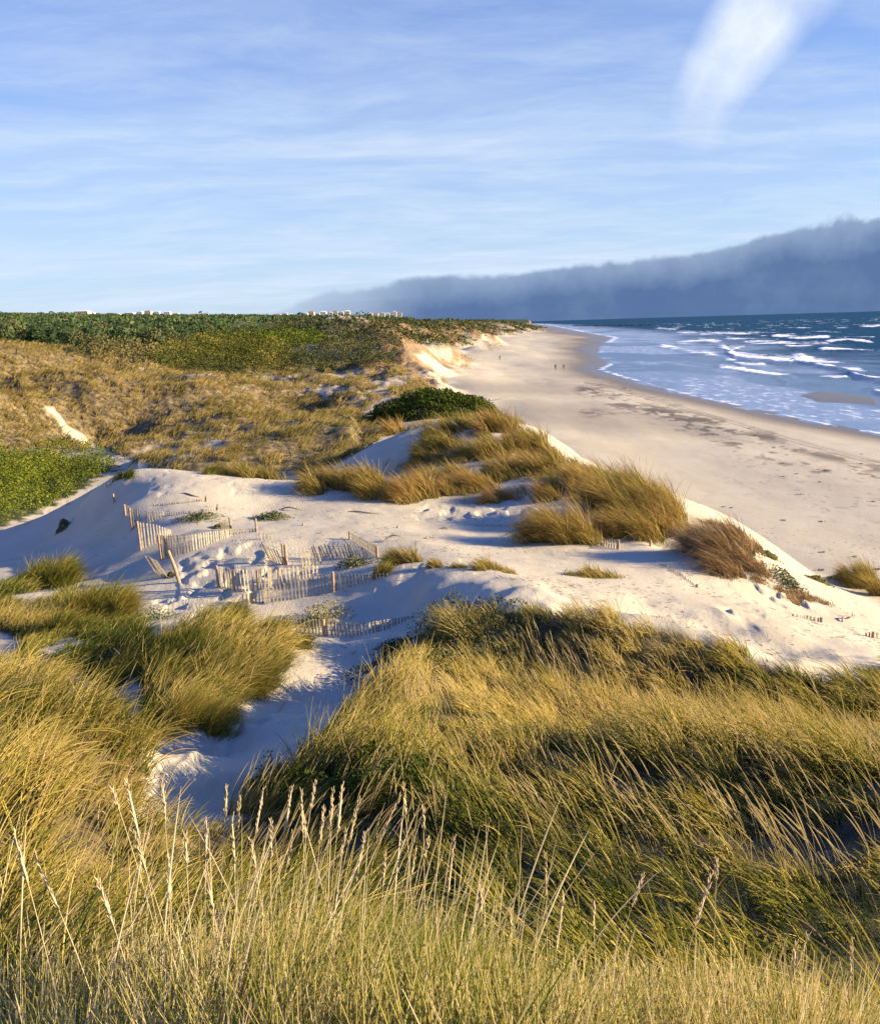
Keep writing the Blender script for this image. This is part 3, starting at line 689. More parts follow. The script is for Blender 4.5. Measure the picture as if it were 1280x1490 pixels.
for i, (u, v, r, tl) in enumerate(STALKS):
    tip = pr(u+rng.normal(0, 5), v+rng.uniform(-6, 22), r*rng.uniform(.92, 1.1)); tl += rng.normal(0, .09)
    az = 0.0 if tl > 0 else PI
    # root: go down and against the tilt until the ground
    Ln = 1.15
    for _ in range(5):
        rx = tip[0]-math.sin(tl)*Ln*.62; ry = tip[1]-.05
        zz = Hs(rx, ry); Ln = max(.3, (tip[2]-zz)/max(.5, math.cos(tl*.8)))
    P = blade_points(np.array([[rx, ry, zz-.02]]), np.array([Ln]), np.array([az]), np.array([abs(tl)*.25]), np.array([abs(tl)*.9]), 15)[0]
    P += np.linspace(0, 1, 15)[:, None]**1.3*(tip-P[-1])[None]
    mb = MB(); stem = .0017
    mb.tube(P, [stem*(1-.3*k/14) for k in range(15)], 5)
    root = mb.build('seed_stalk', M['stalk'], smooth=True)
    hd = MB(); hl = rng.uniform(.10, .27); d = (P[-1]-P[-3]); d /= np.linalg.norm(d)
    b0 = P[-1]-d*hl*.55; rr_ = rng.uniform(.0034, .0052)
    hd.tube([b0+d*hl*t for t in np.linspace(0, 1, 9)], [rr_*q for q in (.3, .7, .95, 1, .95, .85, .65, .4, .1)], 7)
    for t in np.linspace(.05, .95, 26):      # spikelets
        a = rng.uniform(0, 2*PI); e = np.cross(d, (math.cos(a), math.sin(a), .2)); e /= np.linalg.norm(e)
        q = b0+d*hl*t+e*rr_*.6; hd.tube([q, q+e*.004+d*.012, q+e*.006+d*.022], [.0013, .0016, .0003], 4)
    hh = hd.build('seed_head', M['stalk'], root, smooth=True)
    for ob in (root, hh):
        for nm, val in (('tint', rng.uniform(.2, 1)), ('along', 1.0)):
            a = ob.data.attributes.new(nm, 'FLOAT', 'POINT'); a.data.foreach_set('value', np.full(len(ob.data.vertices), val, np.float32))
    tag(root, 'thin straw coloured grass stalk with a ripe seed head standing above the foreground grass', 'grass stalk', 'seed stalks above the foreground grass')

# ------------------------------------------------------------------ single clumps of marram on the blown sand
def px_at(P):                           # pixels per metre of the photograph at a point
    return F_PX/max(1.0, float((np.array(P)-CAM)@Fv))
def clump(u, v, wpx, hpx, lean=-1, tint=.6, dens=1.0, label=None, group=None, name='marram_clump', mat='clump', depth=.7, stiff=1.0, stray=0.0):
    B = ground(u, v-2); s = px_at(B); wd = wpx/s; ht = hpx/s
    a = wd/2*.86; b = a*depth
    nb = int(np.clip(wpx*hpx*.55*dens, 120, 4200))
    ang = rng.uniform(0, 2*PI, nb); rr = rng.random(nb)**.5
    # several tillers make the outline uneven
    nt_ = max(3, int(wpx/9)); ta = rng.uniform(0, 2*PI, nt_); tr_ = rng.random(nt_)**.5
    ti_ = rng.integers(0, nt_, nb)
    ox = a*tr_[ti_]*np.cos(ta[ti_])+rng.normal(0, .10*a+.03, nb); oy = b*tr_[ti_]*np.sin(ta[ti_])+rng.normal(0, .10*b+.03, nb)
    stray = rng.random(nb) < .13; ox = np.where(stray, ox*1.45, ox); oy = np.where(stray, oy*1.4, oy); oy = oy+b*.85
    x = B[0]+ox; y = B[1]+oy; z = H(x, y)-.03
    ln = ht*1.05*rng.uniform(.55, 1.15, nb)*(.55+.6*rng.random(nt_)[ti_])*np.where(stray, .6, 1)
    la = (PI-.2 if lean < 0 else .2)+rng.normal(0, .5, nb)
    w = abs(lean)*rng.uniform(.7, 1.6, nb); e = rng.normal(0, .26, (2, nb))
    dx = np.cos(la)*w+e[0]+.25*ox/(a+.01); dy = np.sin(la)*w*.7+e[1]+.15*(oy-b*.85)/(b+.01)
    mag = np.hypot(dx, dy)
    P = blade_points(np.stack([x, y, z], 1), ln, np.arctan2(dy, dx), .10+.30*mag, (.30+.75*mag)/stiff, 5)
    P = P-np.array([B[0], B[1], B[2]])
    ti = np.clip(tint+(rng.random(nt_)[ti_]-.5)*.35+rng.normal(0, .14, nb), 0, 1)
    rad = np.full(nb, .55/s)*rng.uniform(.6, 1.2, nb)
    o = ribbon_obj(name, P, rad, ti, M[mat], loc=B)
    tag(o, label=label, cat='grass clump', group=group)
    return o
G1 = 'marram clumps on the blown sand'
for c_ in [
 (487,722,90,52,-.8,.62,1,'round golden marram clump at the left end of the clump row behind the sand flat'),
 (548,728,80,58,-.8,.66,1,'tall golden marram clump in the middle of the row behind the sand flat'),
 (603,734,80,60,-.8,.78,1,'golden marram clump at the right end of the row behind the sand flat'),
 (640,724,40,34,-.8,.55,1,'small greenish marram clump just right of the golden row'),
 (692,722,80,46,-1.1,.85,1,'rusty orange clump combed flat across the sand'),
 (735,735,50,30,-1.1,.95,1,'low rust red grass tongue lying on the sand'),
 (668,704,56,34,-1,.6,1,'olive clump tucked behind the rusty grass tongue'),
 (715,668,86,36,-.9,.55,1,'dark olive clump on the ridge below the weathered stump'),
 (790,694,74,44,-.8,.65,1,'brown green clump spilling down the seaward ridge'),
 (770,660,64,40,-.8,.7,1,'golden brown clump on the seaward slope under the shrub dome'),
 (725,636,60,40,-.8,.7,1,'golden clump against the right foot of the dark shrub dome'),
 (655,640,90,34,-.9,.55,1,'olive gold clump on the sand in front of the dark shrub dome'),
 (576,634,46,28,-.9,.72,1,'small golden clump above the blue shaded sand hollow'),
 (640,676,90,36,-.9,.45,1,'green tufty clump to the right of the blue shaded sand hollow'),
 (740,700,70,34,-.9,.5,1,'dull green clump above the trodden sand'),
 (818,728,66,34,-.5,.75,1,'straw coloured upright clump behind the leaning golden mound'),
 (828,796,104,70,-.9,.62,1.2,'large golden leaning clump rising beside the shaded sand hollow'),
 (872,716,90,50,-.8,.66,1,'brown gold clump crowning the seaward ridge'),
 (925,752,120,72,-.8,.6,1.1,'big shaggy olive clump near the top of the steep mound'),
 (940,786,120,62,-.9,.75,1.2,'matted rust brown clump draped down the steep mound'),
 (975,764,84,60,-.8,.60,1.1,'golden crested clump on the right shoulder of the steep mound'),
 (800,672,52,28,-.8,.7,1,'small clump on the seaward slope above the beach'),
 (1045,818,104,54,-1.1,.85,1.1,'brown matted clump hanging over the sand blowout'),
 (1080,842,90,52,-1.1,.92,1.1,'rust brown tangled clump on the overhanging sand lip'),
 (1072,786,70,24,-.8,.8,1,'thin dry clump along the top of the sand blowout'),
 (1112,806,34,20,-.7,.8,1,'small dark tuft at the right end of the blowout top'),
 (1150,876,90,18,-.8,.9,1,'dark dry stems sprawling at the foot of the blowout'),
 (1185,880,60,12,-.9,.95,.8,'thin dry stems trailing down the seaward sand'),
 (1262,858,62,44,-.8,.55,1.1,'green gold clump at the right edge above the beach'),
 (1288,872,40,40,-.8,.6,1,'clump cut by the right edge of the view'),
 (590,824,52,38,-.9,.45,1.1,'bright green gold clump behind the slatted fences'),
 (548,842,48,26,.7,.5,1.1,'arched green clump standing inside the fenced pocket'),
 (640,830,44,18,-.6,.6,.7,'thin pale tuft on the crest right of the fenced pocket'),
 (696,832,78,22,-1.1,.5,1,'low olive clump swept along the sand crest'),
 (740,836,40,12,-1.1,.6,.8,'last wisps of the swept clump on the crest'),
 (868,846,74,24,-1.1,.5,1,'isolated low clump in the middle of the rippled sand'),
 (352,696,110,26,-.4,.55,1,'green gold fringe of grass along the back edge of the sand flat'),
 (300,692,60,20,.5,.35,.9,'thin green grass at the far left corner of the sand flat'),
 (185,697,52,14,.6,.2,.9,'flat green tuft on the very crest of the big dune'),
 (520,880,1,1,.2,.5,1,None)][:-1]:
    clump(*c_[:7], label=c_[7], group=G1, mat='rust' if 1035 < c_[0] < 1200 and c_[1] > 780 else 'clump')
G2 = 'marram clumps left of the path'
for c_ in [
 (62,858,100,50,.6,.42,1.2,'bushy golden green clump on the sand at the left edge'),
 (12,866,50,42,.5,.2,1.1,'dark green clump cut by the left edge of the view'),
 (130,905,104,58,.7,.45,1.2,'tall feathery clump leaning right below the shaded dune'),
 (85,930,70,42,.6,.25,1,'dark half shaded clump at the foot of the feathery one'),
 (315,925,116,50,.8,.45,1.3,'broad bright clump in front of the slatted fences'),
 (405,945,74,44,.8,.52,1.2,'golden clump at the head of the sandy path'),
 (262,975,100,48,.6,.25,1.1,'dark clump in the middle of the grassy hummock'),
 (330,1005,110,50,.8,.42,1.2,'long haired clump above the bend of the path'),
 (275,1062,106,58,.7,.55,1.2,'straw tipped clump hanging over the path'),
 (228,1010,70,42,.5,.2,1,'dark green clump on the left flank of the hummock')]:
    clump(*c_[:7], label=c_[7], group=G2, mat='slope')

# ------------------------------------------------------------------ leafy things made of many small leaves
def leaves(name, C3, size, tint, mat, parent=None, loc=None, aspect=.5):
    n = len(C3); a = rng.normal(size=(n, 3)); a /= np.linalg.norm(a, axis=1)[:, None]
    b = np.cross(a, rng.normal(size=(n, 3))); b /= np.linalg.norm(b, axis=1)[:, None]
    s = (size*rng.uniform(.6, 1.3, n))[:, None]
    V = np.stack([C3-a*s, C3+b*s*aspect, C3+a*s, C3-b*s*aspect], 1).reshape(-1, 3)
    return mesh_np(name, V, np.arange(4*n).reshape(-1, 4), mat, parent, attrs={'tint': np.repeat(tint, 4), 'along': np.ones(4*n)}, loc=loc)
# thicket of low green shrubs at the left
def carpet(name, area, n, r0, r1, size, hgt, mat, label, scale=.5, tb=.5, umin=-80, umax=700, bump=1.0, fl=(1, 1), fz=0):
    x, y = scatter(n, umin, umax, r0, r1); z = H(x, y); u, v, _ = project(np.stack([x, y, z], 1))
    nz = (fbm(x*.4, y*.4, 401, 3)-.5)
    ok = np.zeros(len(x), bool)
    for A in (area if isinstance(area[0], list) else [area]): ok |= inside(u+nz*16+(fbm(x*.06, y*.06, 407, 3)-.5)*fz, v+nz*8, A)
    x, y, z, v = x[ok], y[ok], z[ok], v[ok]
    lump = fbm(x*scale*fl[0], y*scale*fl[1], 402, 3) if fl == (1, 1) else .5+.33*np.sin(y*.85+x*.12+5*fbm(x*.05, y*.05, 405, 2))+.25*(fbm(x*.2, y*.2, 406, 2)-.5); l2 = fbm(x*scale*3.1*fl[0], y*scale*3.1*fl[1], 403, 2)
    ht = hgt*(.15+1.3*sstep(.3, .7, lump))*(.6+.8*l2)
    f = 1-rng.random(len(x))**2.2
    ok2 = rng.random(len(x)) < .25+1.6*ht/hgt
    x, y, z, ht, f = (q_[ok2] for q_ in (x, y, z, ht, f)); z = z+ht*f*bump
    sz = size*(1+.004*np.hypot(x, y))
    ti = np.clip(tb+(fbm(x*.13, y*.13, 404, 3)-.5)*1.1+rng.normal(0, .15, len(x)), 0, 1)
    o = leaves(name, np.stack([x, y, z], 1), sz, ti, mat)
    tag(o, label=label, cat='shrubs', kind='stuff'); print(name, len(x)); return o
carpet('shrub_thicket', GREENF, 150000, 56, 105, .065, 1.5, M['shrub'], 'bright green low shrub thicket left of the sand dune', .55, .52, umin=-150, umax=220)
HILL1 = [(205,538),(235,520),(270,505),(300,497),(340,495),(400,505),(450,520),(430,535),(380,545),(300,545),(240,545)]
HILL2 = [(290,500),(300,490),(350,482),(400,482),(470,490),(480,500),(430,505),(400,508),(350,500)]
HILL3 = [(420,540),(450,515),(490,500),(560,488),(585,500),(590,528),(560,535),(500,538),(460,542)]
carpet('terraced_scrub', HILL1, 110000, 180, 300, .12, 2.0, M['olive'], 'olive green scrub in wavy rows over the rounded hill', .10, .55, umin=150, umax=500, fl=(.5, 3.2), fz=30)
carpet('hill_scrub', [HILL2], 50000, 220, 420, .16, 2.4, M['shrub'], 'bright green scrub on the hill behind the terraced one', .07, .28, umin=250, umax=520, fz=30)
carpet('cliff_hill_scrub', [HILL3], 70000, 170, 320, .12, 1.6, M['dull'], 'dull dark green scrub on the hill before the cliff edge', .12, .40, umin=380, umax=620, fz=30)
carpet('wood_edge_scrub', [[(100,500),(170,505),(250,500),(300,512),(260,535),(220,545),(150,525),(100,520)]], 36000, 180, 420, .17, 2.2, M['dull'], 'grey brown bushes along the near edge of the wood', .08, .55, umin=60, umax=340, fz=30)
carpet('dark_hollow_scrub', [OLIVE, [(0,600),(40,590),(60,640),(20,655),(-100,655),(-100,590)]], 26000, 60, 150, .07, .45, M['shrub'], 'dark olive undergrowth in the hollow behind the dune', .5, .35, umin=-100, umax=600)
FARSCRUB = [(420,468),(560,464),(600,464)] and [(420,488),(410,470),(560,464),(560,478),(600,466),(700,464),(790,464),(800,474),(760,482),(700,492),(690,500),(640,505),(600,500)]
carpet('cliff_top_scrub', [FARSCRUB, [(400,492),(410,466),(600,462),(600,482),(480,490)]], 110000, 240, 1600, .26, 1.6, M['dull'], 'brown green scrub along the tops of the far sand cliffs', .05, .45, umin=380, umax=820, fz=50)
RIM = [(585,500),(640,500),(700,490),(720,500),(715,512),(690,530),(660,555),(640,560),(620,545),(600,520)]
carpet('cliff_edge_scrub', [[(612,512),(640,505),(668,515),(690,528),(680,540),(655,530)],[(600,540),(622,545),(645,556),(652,568),(630,566),(608,560)],[(700,500),(722,496),(735,502),(715,512)]], 30000, 130, 600, .10, .9, M['clump'], 'rusty scrub clinging to the edge of the sand cliff', .12, .75, umin=560, umax=760)

# dark rounded shrub in front of the beach
def dome():
    B = ground(646, 606); s = px_at(B); root = empty('dome_shrub', B, label='dark green dome shaped shrub on the ridge before the beach', cat='shrub')
    rx, ry, rz_ = 112/s, 50/s, 36/s
    n = 26000; q = rng.normal(size=(n, 3)); q /= np.linalg.norm(q, axis=1)[:, None]; q[:, 2] = np.abs(q[:, 2])
    f = 1-.35*rng.random(n)**2
    bmp = 1+.30*(fbm(q[:, 0]*4+7, q[:, 1]*4+q[:, 2]*3, 410, 3)-.5)*2
    C3 = q*f[:, None]*bmp[:, None]*np.array([rx, ry, rz_]); C3[:, 1] += ry*.7
    C3[:, 2] += H(B[0]+C3[:, 0], B[1]+C3[:, 1])-B[2]-.1
    ti = np.clip(.28+.5*(fbm(q[:, 0]*3, q[:, 1]*3+5, 411, 2)-.5)+rng.normal(0, .15, n), 0, 1)
    leaves('foliage', C3, .15, ti, M['shrub'], root)
    mb = MB()
    for k in range(9):
        a = rng.uniform(0, 2*PI); mb.tube([(0, ry*.7, -.1), (rx*.4*math.cos(a), ry*(.7+.4*math.sin(a)), rz_*.4), (rx*.8*math.cos(a), ry*(.7+.8*math.sin(a)), rz_*.6)], [.05, .035, .015], 6)
    mb.build('branches', M['bark'], root)
dome()
# low creeping plants
def creeper(u, v, wpx, hpx, tint, label, name='creeping_plant', mat='succ', n=900, lsz=1.6):
    B = ground(u, v); s = px_at(B); a = wpx/2/s; hh = hpx/s
    q = rng.normal(0, .42, (n, 2)); x = q[:, 0]*a; y = q[:, 1]*a*.8+a*.4
    g = np.exp(-(q**2).sum(1)*1.2); lump = fbm(x*2+u, y*2, 420, 2)
    z = H(B[0]+x, B[1]+y)-B[2]+hh*g*(.3+1.2*lump)*rng.random(n)
    ti = np.clip(tint+(lump-.5)*.8+rng.normal(0, .14, n), 0, 1)
    tag(leaves(name, np.stack([x, y, z], 1), lsz/s, ti, M[mat], loc=B, aspect=.6), label=label, cat='plant', group='low plants on the sand')
for c_ in [(285,758,70,9,.45,'grey green creeping plant inside the far fenced pocket'),(393,757,54,14,.5,'grey cushion plant on its own sand hummock'),
 (515,826,62,20,.35,'green creeping plant behind the front slatted fence'),(470,905,90,26,.85,'yellow green bush behind the shaded fence'),
 (455,912,50,20,.45,'dark bush beside the shaded fence'),(320,768,24,6,.7,'tiny yellowish plant by the leaning post'),(248,840,12,8,.5,'tiny green weed at the foot of the fallen fence panel'),
 (90,772,20,12,.4,'small dark plant alone on the shaded dune face'),(210,905,120,22,.3,'dull green creeper below the trodden sand'),
 (1150,858,60,12,.2,'dark mat plant on the blowout sand'),(1195,848,40,8,.7,'reddish plants dotting the seaward dune foot'),(1230,845,40,8,.75,'reddish plant left of the clump at the right edge'),
 (1120,812,34,10,.7,'small orange brown plant on the dune brow above the beach'),(570,950,60,18,.15,'dark plant at the right side of the path'),(700,1050,60,14,.3,'grey leaved plant among the slope grass')]:
    creeper(*c_[:5], label=c_[5])
carpet('path_side_scrub', [(350,1150),(400,1120),(460,1112),(540,1125),(640,1150),(560,1185),(420,1180),(360,1172)], 60000, 8, 16, .034, .34, M['shrub'], 'dark green low scrub at the foot of the path', 1.2, .30, umin=150, umax=760)
carpet('shaded_slope_scrub', [(500,1000),(560,950),(620,905),(650,880),(700,870),(760,900),(820,960),(740,985),(640,980),(560,1010)], 60000, 14, 30, .036, .40, M['dull'], 'blue green scrub on the shaded flank of the near mound', 1.0, .35, umin=430, umax=900)

# ------------------------------------------------------------------ sand fences of split pales
def lerp_px(Pl, k):
    Pl = np.array(Pl, float); d = np.concatenate([[0], np.cumsum(np.hypot(*(Pl[1:]-Pl[:-1]).T))])
    return np.interp(k*d[-1], d, Pl[:, 0]), np.interp(k*d[-1], d, Pl[:, 1])
def fence(base, tops, posts, label, pitch=.135, lean=0.0, sink=.25, group='slatted sand fences', jit=.3, slatw=.064, post_r=.055):
    """base: picture line of the foot; tops: heights in pixels at the same points; posts: (share along, height px, lean)"""
    bp = []; 
    nseg = 28
    for k in np.linspace(0, 1, nseg):
        u, v = lerp_px(base, k); bp.append(ground(u, v))
    bp = np.array(bp); d = np.concatenate([[0], np.cumsum(np.hypot(*(bp[1:, :2]-bp[:-1, :2]).T))])
    bl = np.array(base, float); bd = np.concatenate([[0], np.cumsum(np.hypot(*(bl[1:]-bl[:-1]).T))]); bd /= bd[-1]
    root = empty('sand_fence', bp[0], label=label, cat='fence', group=group)
    O = bp[0]; total = d[-1]; n = max(3, int(total/pitch)); mb = MB(); top_line = []
    for i in range(n):
        s = (i+.5)/n; x = np.interp(s*total, d, bp[:, 0]); y = np.interp(s*total, d, bp[:, 1]); z = np.interp(s*total, d, bp[:, 2])
        kk = np.interp(s*total, d, np.linspace(0, 1, nseg))
        hp = np.interp(kk, bd, tops); hm = hp/px_at((x, y, z))
        k0 = min(int(s*(nseg-1)), nseg-2); tx = bp[k0+1, 0]-bp[k0, 0]; ty = bp[k0+1, 1]-bp[k0, 1]
        up = (lean*.5+rng.normal(0, .035*jit), rng.normal(0, .05*jit), 1)
        hj = hm+rng.normal(0, .018*jit)
        mb.box((x-O[0]+rng.normal(0, .006), y-O[1]+rng.normal(0, .012), z-O[2]-sink), slatw*rng.uniform(.85, 1.1), .016, sink+max(.04, hj), ax=(tx, ty, 0), up=up, taper=rng.uniform(.8, 1))
        top_line.append((x-O[0], y-O[1]-.012, z-O[2], hm))
    mb.build('slat_panel', M['wood'], root)
    wm = MB()
    for fr in (.35, .82):
        L_ = [(a, b, c+hh*fr) for a, b, c, hh in top_line]
        if len(L_) > 3: wm.tube(L_[::2], .006, 4)
    if wm.v and max(tops) > 11: wm.build('wire', M['wire'], root)
    for s, hp, ln in posts:
        kk = s; idx = kk*(nseg-1); x = np.interp(idx, range(nseg), bp[:, 0]); y = np.interp(idx, range(nseg), bp[:, 1]); z = np.interp(idx, range(nseg), bp[:, 2])
        hm = hp/px_at((x, y, z)); pm = MB()
        a = np.array([x-O[0], y-O[1]-.07, z-O[2]-.3]); b = a+np.array([ln*hm, 0, hm+.3])
        pm.tube([a, a*.5+b*.5, b-(b-a)*.02, b], [post_r, post_r*.97, post_r*.93, post_r*.6], 9)
        pm.build('post', M['post'], root)
    return root
def lone_post(u, v, hp, ln, label, r=.06):
    B = ground(u, v); hm = hp/px_at(B); root = MB(); root.tube([(0, 0, -.3), (ln*hm*.5, 0, hm*.5), (ln*hm, 0, hm-.03), (ln*hm*1.02, 0, hm)], [r, r*.97, r*.9, r*.6], 9)
    o = root.build('fence_post', M['post']); o.location = Vector([float(c) for c in B]); tag(o, label=label, cat='post', group='single fence posts'); return o
fence([(193,769),(206,764)], [28,26], [(0.0,31,-.02)], 'short fence piece at the brow of the shaded dune, behind the long panel')
fence([(213,762),(240,751)], [20,8], [], 'low back fence piece sinking into the sand flat')
fence([(240,750),(280,747),(317,742)], [4,4,5], [(1.0,9,.1)], 'row of slat tips almost buried beside a dark post end', jit=.6)
fence([(222,736),(262,733),(301,729)], [2,3.5,5], [(1.0,8,0)], 'farthest row of buried slat tips on the sand flat', jit=.6)
fence([(206,799),(228,790),(250,777)], [40,28,6], [(0.0,42,-.03)], 'tall slatted panel dropping down the brow of the dune')
fence([(236,814),(278,803),(310,790),(340,778),(374,773)], [36,26,17,9,4], [(0.0,38,-.04),(.05,35,0),(1.0,20,-.02)], 'longest slatted fence, running right over the trodden sand')
fence([(378,786),(398,782)], [14,3], [], 'short pale panel end right of the long fence')
fence([(228,830),(238,838),(249,841)], [26,34,30], [], 'slumped fence panel leaning left beside the loose post', lean=-1.0)
fence([(318,853),(345,862),(400,856),(462,836)], [28,34,32,14], [(0.0,32,0)], 'slatted fence behind the front one, ending at the broad clump', jit=1.3)
fence([(352,880),(390,878),(430,872),(470,864),(500,856),(545,845),(566,838)], [14,24,27,28,22,10,4], [(.62,30,0)], 'front slatted fence below the sand crest')
fence([(392,812),(404,818),(416,822)], [26,26,24], [(.9,32,-.02)], 'fan shaped broken panel beside a dark post', lean=-.7)
fence([(440,826),(456,822),(470,820)], [28,26,10], [], 'upright loose slats between the two front fences', lean=-.2)
fence([(458,812),(490,812),(520,811),(540,808)], [18,22,20,8], [], 'leaning slats behind the green creeper', lean=-.6, jit=1.6)
fence([(509,784),(528,796),(549,811)], [10,13,18], [(0.0,11,0),(1.0,18,0)], 'short orange lit fence coming towards the viewer')
fence([(430,918),(450,921),(472,925),(520,926),(560,917),(602,897)], [20,22,24,20,16,2], [(.24,26,0)], 'dark shaded fence beside the sandy path')
fence([(690,765),(730,767),(772,762)], [2,4.5,2.5], [], 'buried slat tips in the shaded hollow', jit=.6)
fence([(872,793),(888,797),(899,799)], [9,13,14], [(1.0,15,0)], 'small fence piece at the foot of the leaning golden mound')
fence([(1150,896),(1175,901),(1193,905)], [3,5,6], [(1.0,8,0)], 'low slat tips on the seaward sand')
fence([(1256,925),(1275,929),(1296,934)], [5,9,11], [(.3,10,0)], 'slat tips at the right edge of the view')
fence([(962,820),(985,834),(1013,854)], [2,3,2], [(1.0,5,0)], 'rust coloured buried slats on the rippled sand', jit=.8)
fence([(323,771),(337,775)], [13,19], [(1.0,24,-.03)], 'small slanting panel and post on the sand hummock', lean=-.3)
fence([(183,748),(188,747)], [14,11], [(0.0,15,0)], 'stub of fence with two slats high on the dune brow')
lone_post(166,731,13,0,'short post standing alone at the crest of the big dune')
lone_post(263,848,50,-.27,'stout post leaning left in front of the long fence', .075)
lone_post(946,795,10,0,'small pale post below the steep mound')
lone_post(417,822,31,-.02,'dark upright post between the fences')
lone_post(441,765,4,0,'rounded post end poking out of the sand flat')
lone_post(578,768,3,.3,'tilted post end on the sand beside the trodden patch')
for (u, v, hp, label) in [(794,641,14,'forked grey stump on the ridge against the beach'),(741,652,18,'bent pale stump among the ridge clumps'),(786,640,11,'thin stump left of the forked one')]:
    B = ground(u, v); s = px_at(B); hm = hp/s; mb = MB()
    mb.tube([(0, 0, -.2), (.05*hm, 0, hm*.5), (-.08*hm, 0, hm*.8), (.02*hm, 0, hm)], [.09, .08, .06, .02], 7)
    mb.tube([(.04*hm, 0, hm*.45), (.25*hm, .05, hm*.75), (.35*hm, .05, hm*1.05)], [.06, .045, .015], 6)
    o = mb.build('driftwood_stump', M['drift']); o.location = Vector([float(c) for c in B]); tag(o, label=label, cat='stump', group='stumps on the ridge')
for (u0, v0, u1, v1, arch, label) in [(506,745,553,748,.02,'long thin stick lying on the sand flat'),(558,789,592,786,.25,'arched stick in the sand behind the green gold clump'),
    (620,784,634,783,.05,'short dark stick above the sand crest'),(410,741,440,744,.12,'crooked stick beside the grey cushion plant'),(640,770,655,771,.05,'small stick in front of the trodden sand'),
    (1225,905,1245,897,.1,'bent stick on the seaward sand'),(265,718,290,724,.02,'thin twig at the back of the sand flat')]:
    A = ground(u0, v0); B = ground(u1, v1); D = B-A; ln = np.linalg.norm(D)
    mb = MB(); K = 8; mb.tube([D*t+np.array([0, .06*ln*math.sin(7*t), .03+arch*math.sin(PI*t)]) for t in np.linspace(0, 1, K)], [.035, .04, .04, .035, .035, .03, .025, .01], 6)
    mb.tube([D*.7+np.array([0, 0, .04+arch*.8]), D*.78+np.array([0, .12, .16+arch*.6])], [.02, .006], 5)
    o = mb.build('driftwood_stick', M['drift']); o.location = Vector([float(c) for c in A]); tag(o, label=label, cat='stick', group='driftwood on the sand')

# ------------------------------------------------------------------ trees of the wood behind the dunes
def tree_proto(seed, hgt, wid, kind):
    rg = np.random.default_rng(seed)
    root = bpy.data.objects.new('pine_tree', None)
    mb = MB(); mb.tube([(0, 0, -.8), (.1, 0, hgt*.3), (-.05, .1, hgt*.6), (0, 0, hgt*.88)], [.24, .2, .13, .05], 7)
    nl = 9; cent = []
    for k in range(nl):
        a = rg.uniform(0, 2*PI); zc = hgt*rg.uniform(.22, .92); rr = wid*.5*rg.uniform(.2, .8)*(1.25-zc/hgt*.7)
        c = np.array([rr*math.cos(a), rr*math.sin(a), zc]); cent.append((c, wid*rg.uniform(.24, .36)))
        mb.tube([(0, 0, zc*.72), c*.55+np.array([0, 0, zc*.36]), c], [.08, .05, .02], 5)
    cent.append((np.array([0, 0, hgt*.9]), wid*.24))
    V = []
    for c, r in cent:
        q = rg.normal(size=(95, 3)); q /= np.linalg.norm(q, axis=1)[:, None]
        V.append(c+q*r*(1-.4*rg.random((95, 1))**2)*np.array([1, 1, .72]))
    V = np.concatenate(V); ti = np.clip(.5+.25*(rg.random(10)[np.repeat(np.arange(10), 95)]-.5)+rg.normal(0, .16, len(V))+kind, 0, 1)
    crown = leaves('crown', V, .30, ti, M['forest'], root); trunk = mb.build('trunk', M['bark'], root)
    COL.objects.unlink(crown); COL.objects.unlink(trunk)
    return root, crown, trunk
protos = [tree_proto(500+i, 4.6+.7*(i % 3), 5.0+.8*(i % 2), (-.12, .0, .12, .05, .35, -.05)[i]) for i in range(6)]
WOOD = [(-60,462),(0,458),(120,462),(300,462),(300,480),(330,486),(290,495),(240,508),(205,520),(150,512),(60,512),(0,508),(-60,508)]
tt_tags = [('dark green rounded pine in the dense wood at the left', 'dense dark pines in the wood'), ('grey brown half bare tree at the near edge of the wood', 'half bare trees at the edge of the wood')]
cx_, cy_ = scatter(7000, -60, 330, 225, 520, 1.0); cz_ = H(cx_, cy_); cu, cv, _ = project(np.stack([cx_, cy_, cz_], 1))
ok = inside(cu, cv, WOOD); cx_, cy_, cz_ = cx_[ok], cy_[ok], cz_[ok]
placed = []; cnt = 0
for x, y, z in zip(cx_, cy_, cz_):
    r = math.hypot(x, y); md = 4.0+.004*r
    if any((x-a)**2+(y-b)**2 < md*md for a, b in placed): continue
    placed.append((x, y)); cnt += 1
    if cnt > 290: break
    k = rng.integers(0, 6); half = (k == 4); R_0, C_0, T_0 = protos[k]
    rt = R_0.copy(); COL.objects.link(rt); rt.location = (float(x), float(y), float(z)); rt.rotation_euler = (0, 0, float(rng.uniform(0, 6.28)))
    s = float(rng.uniform(.72, 1.12)); rt.scale = (s, s, s*float(rng.uniform(.85, 1.1)))
    for src in (C_0, T_0):
        c = src.copy(); COL.objects.link(c); c.parent = rt
    tag(rt, label=tt_tags[1 if half else 0][0], cat='tree', group=tt_tags[1 if half else 0][1])
print('trees', cnt)
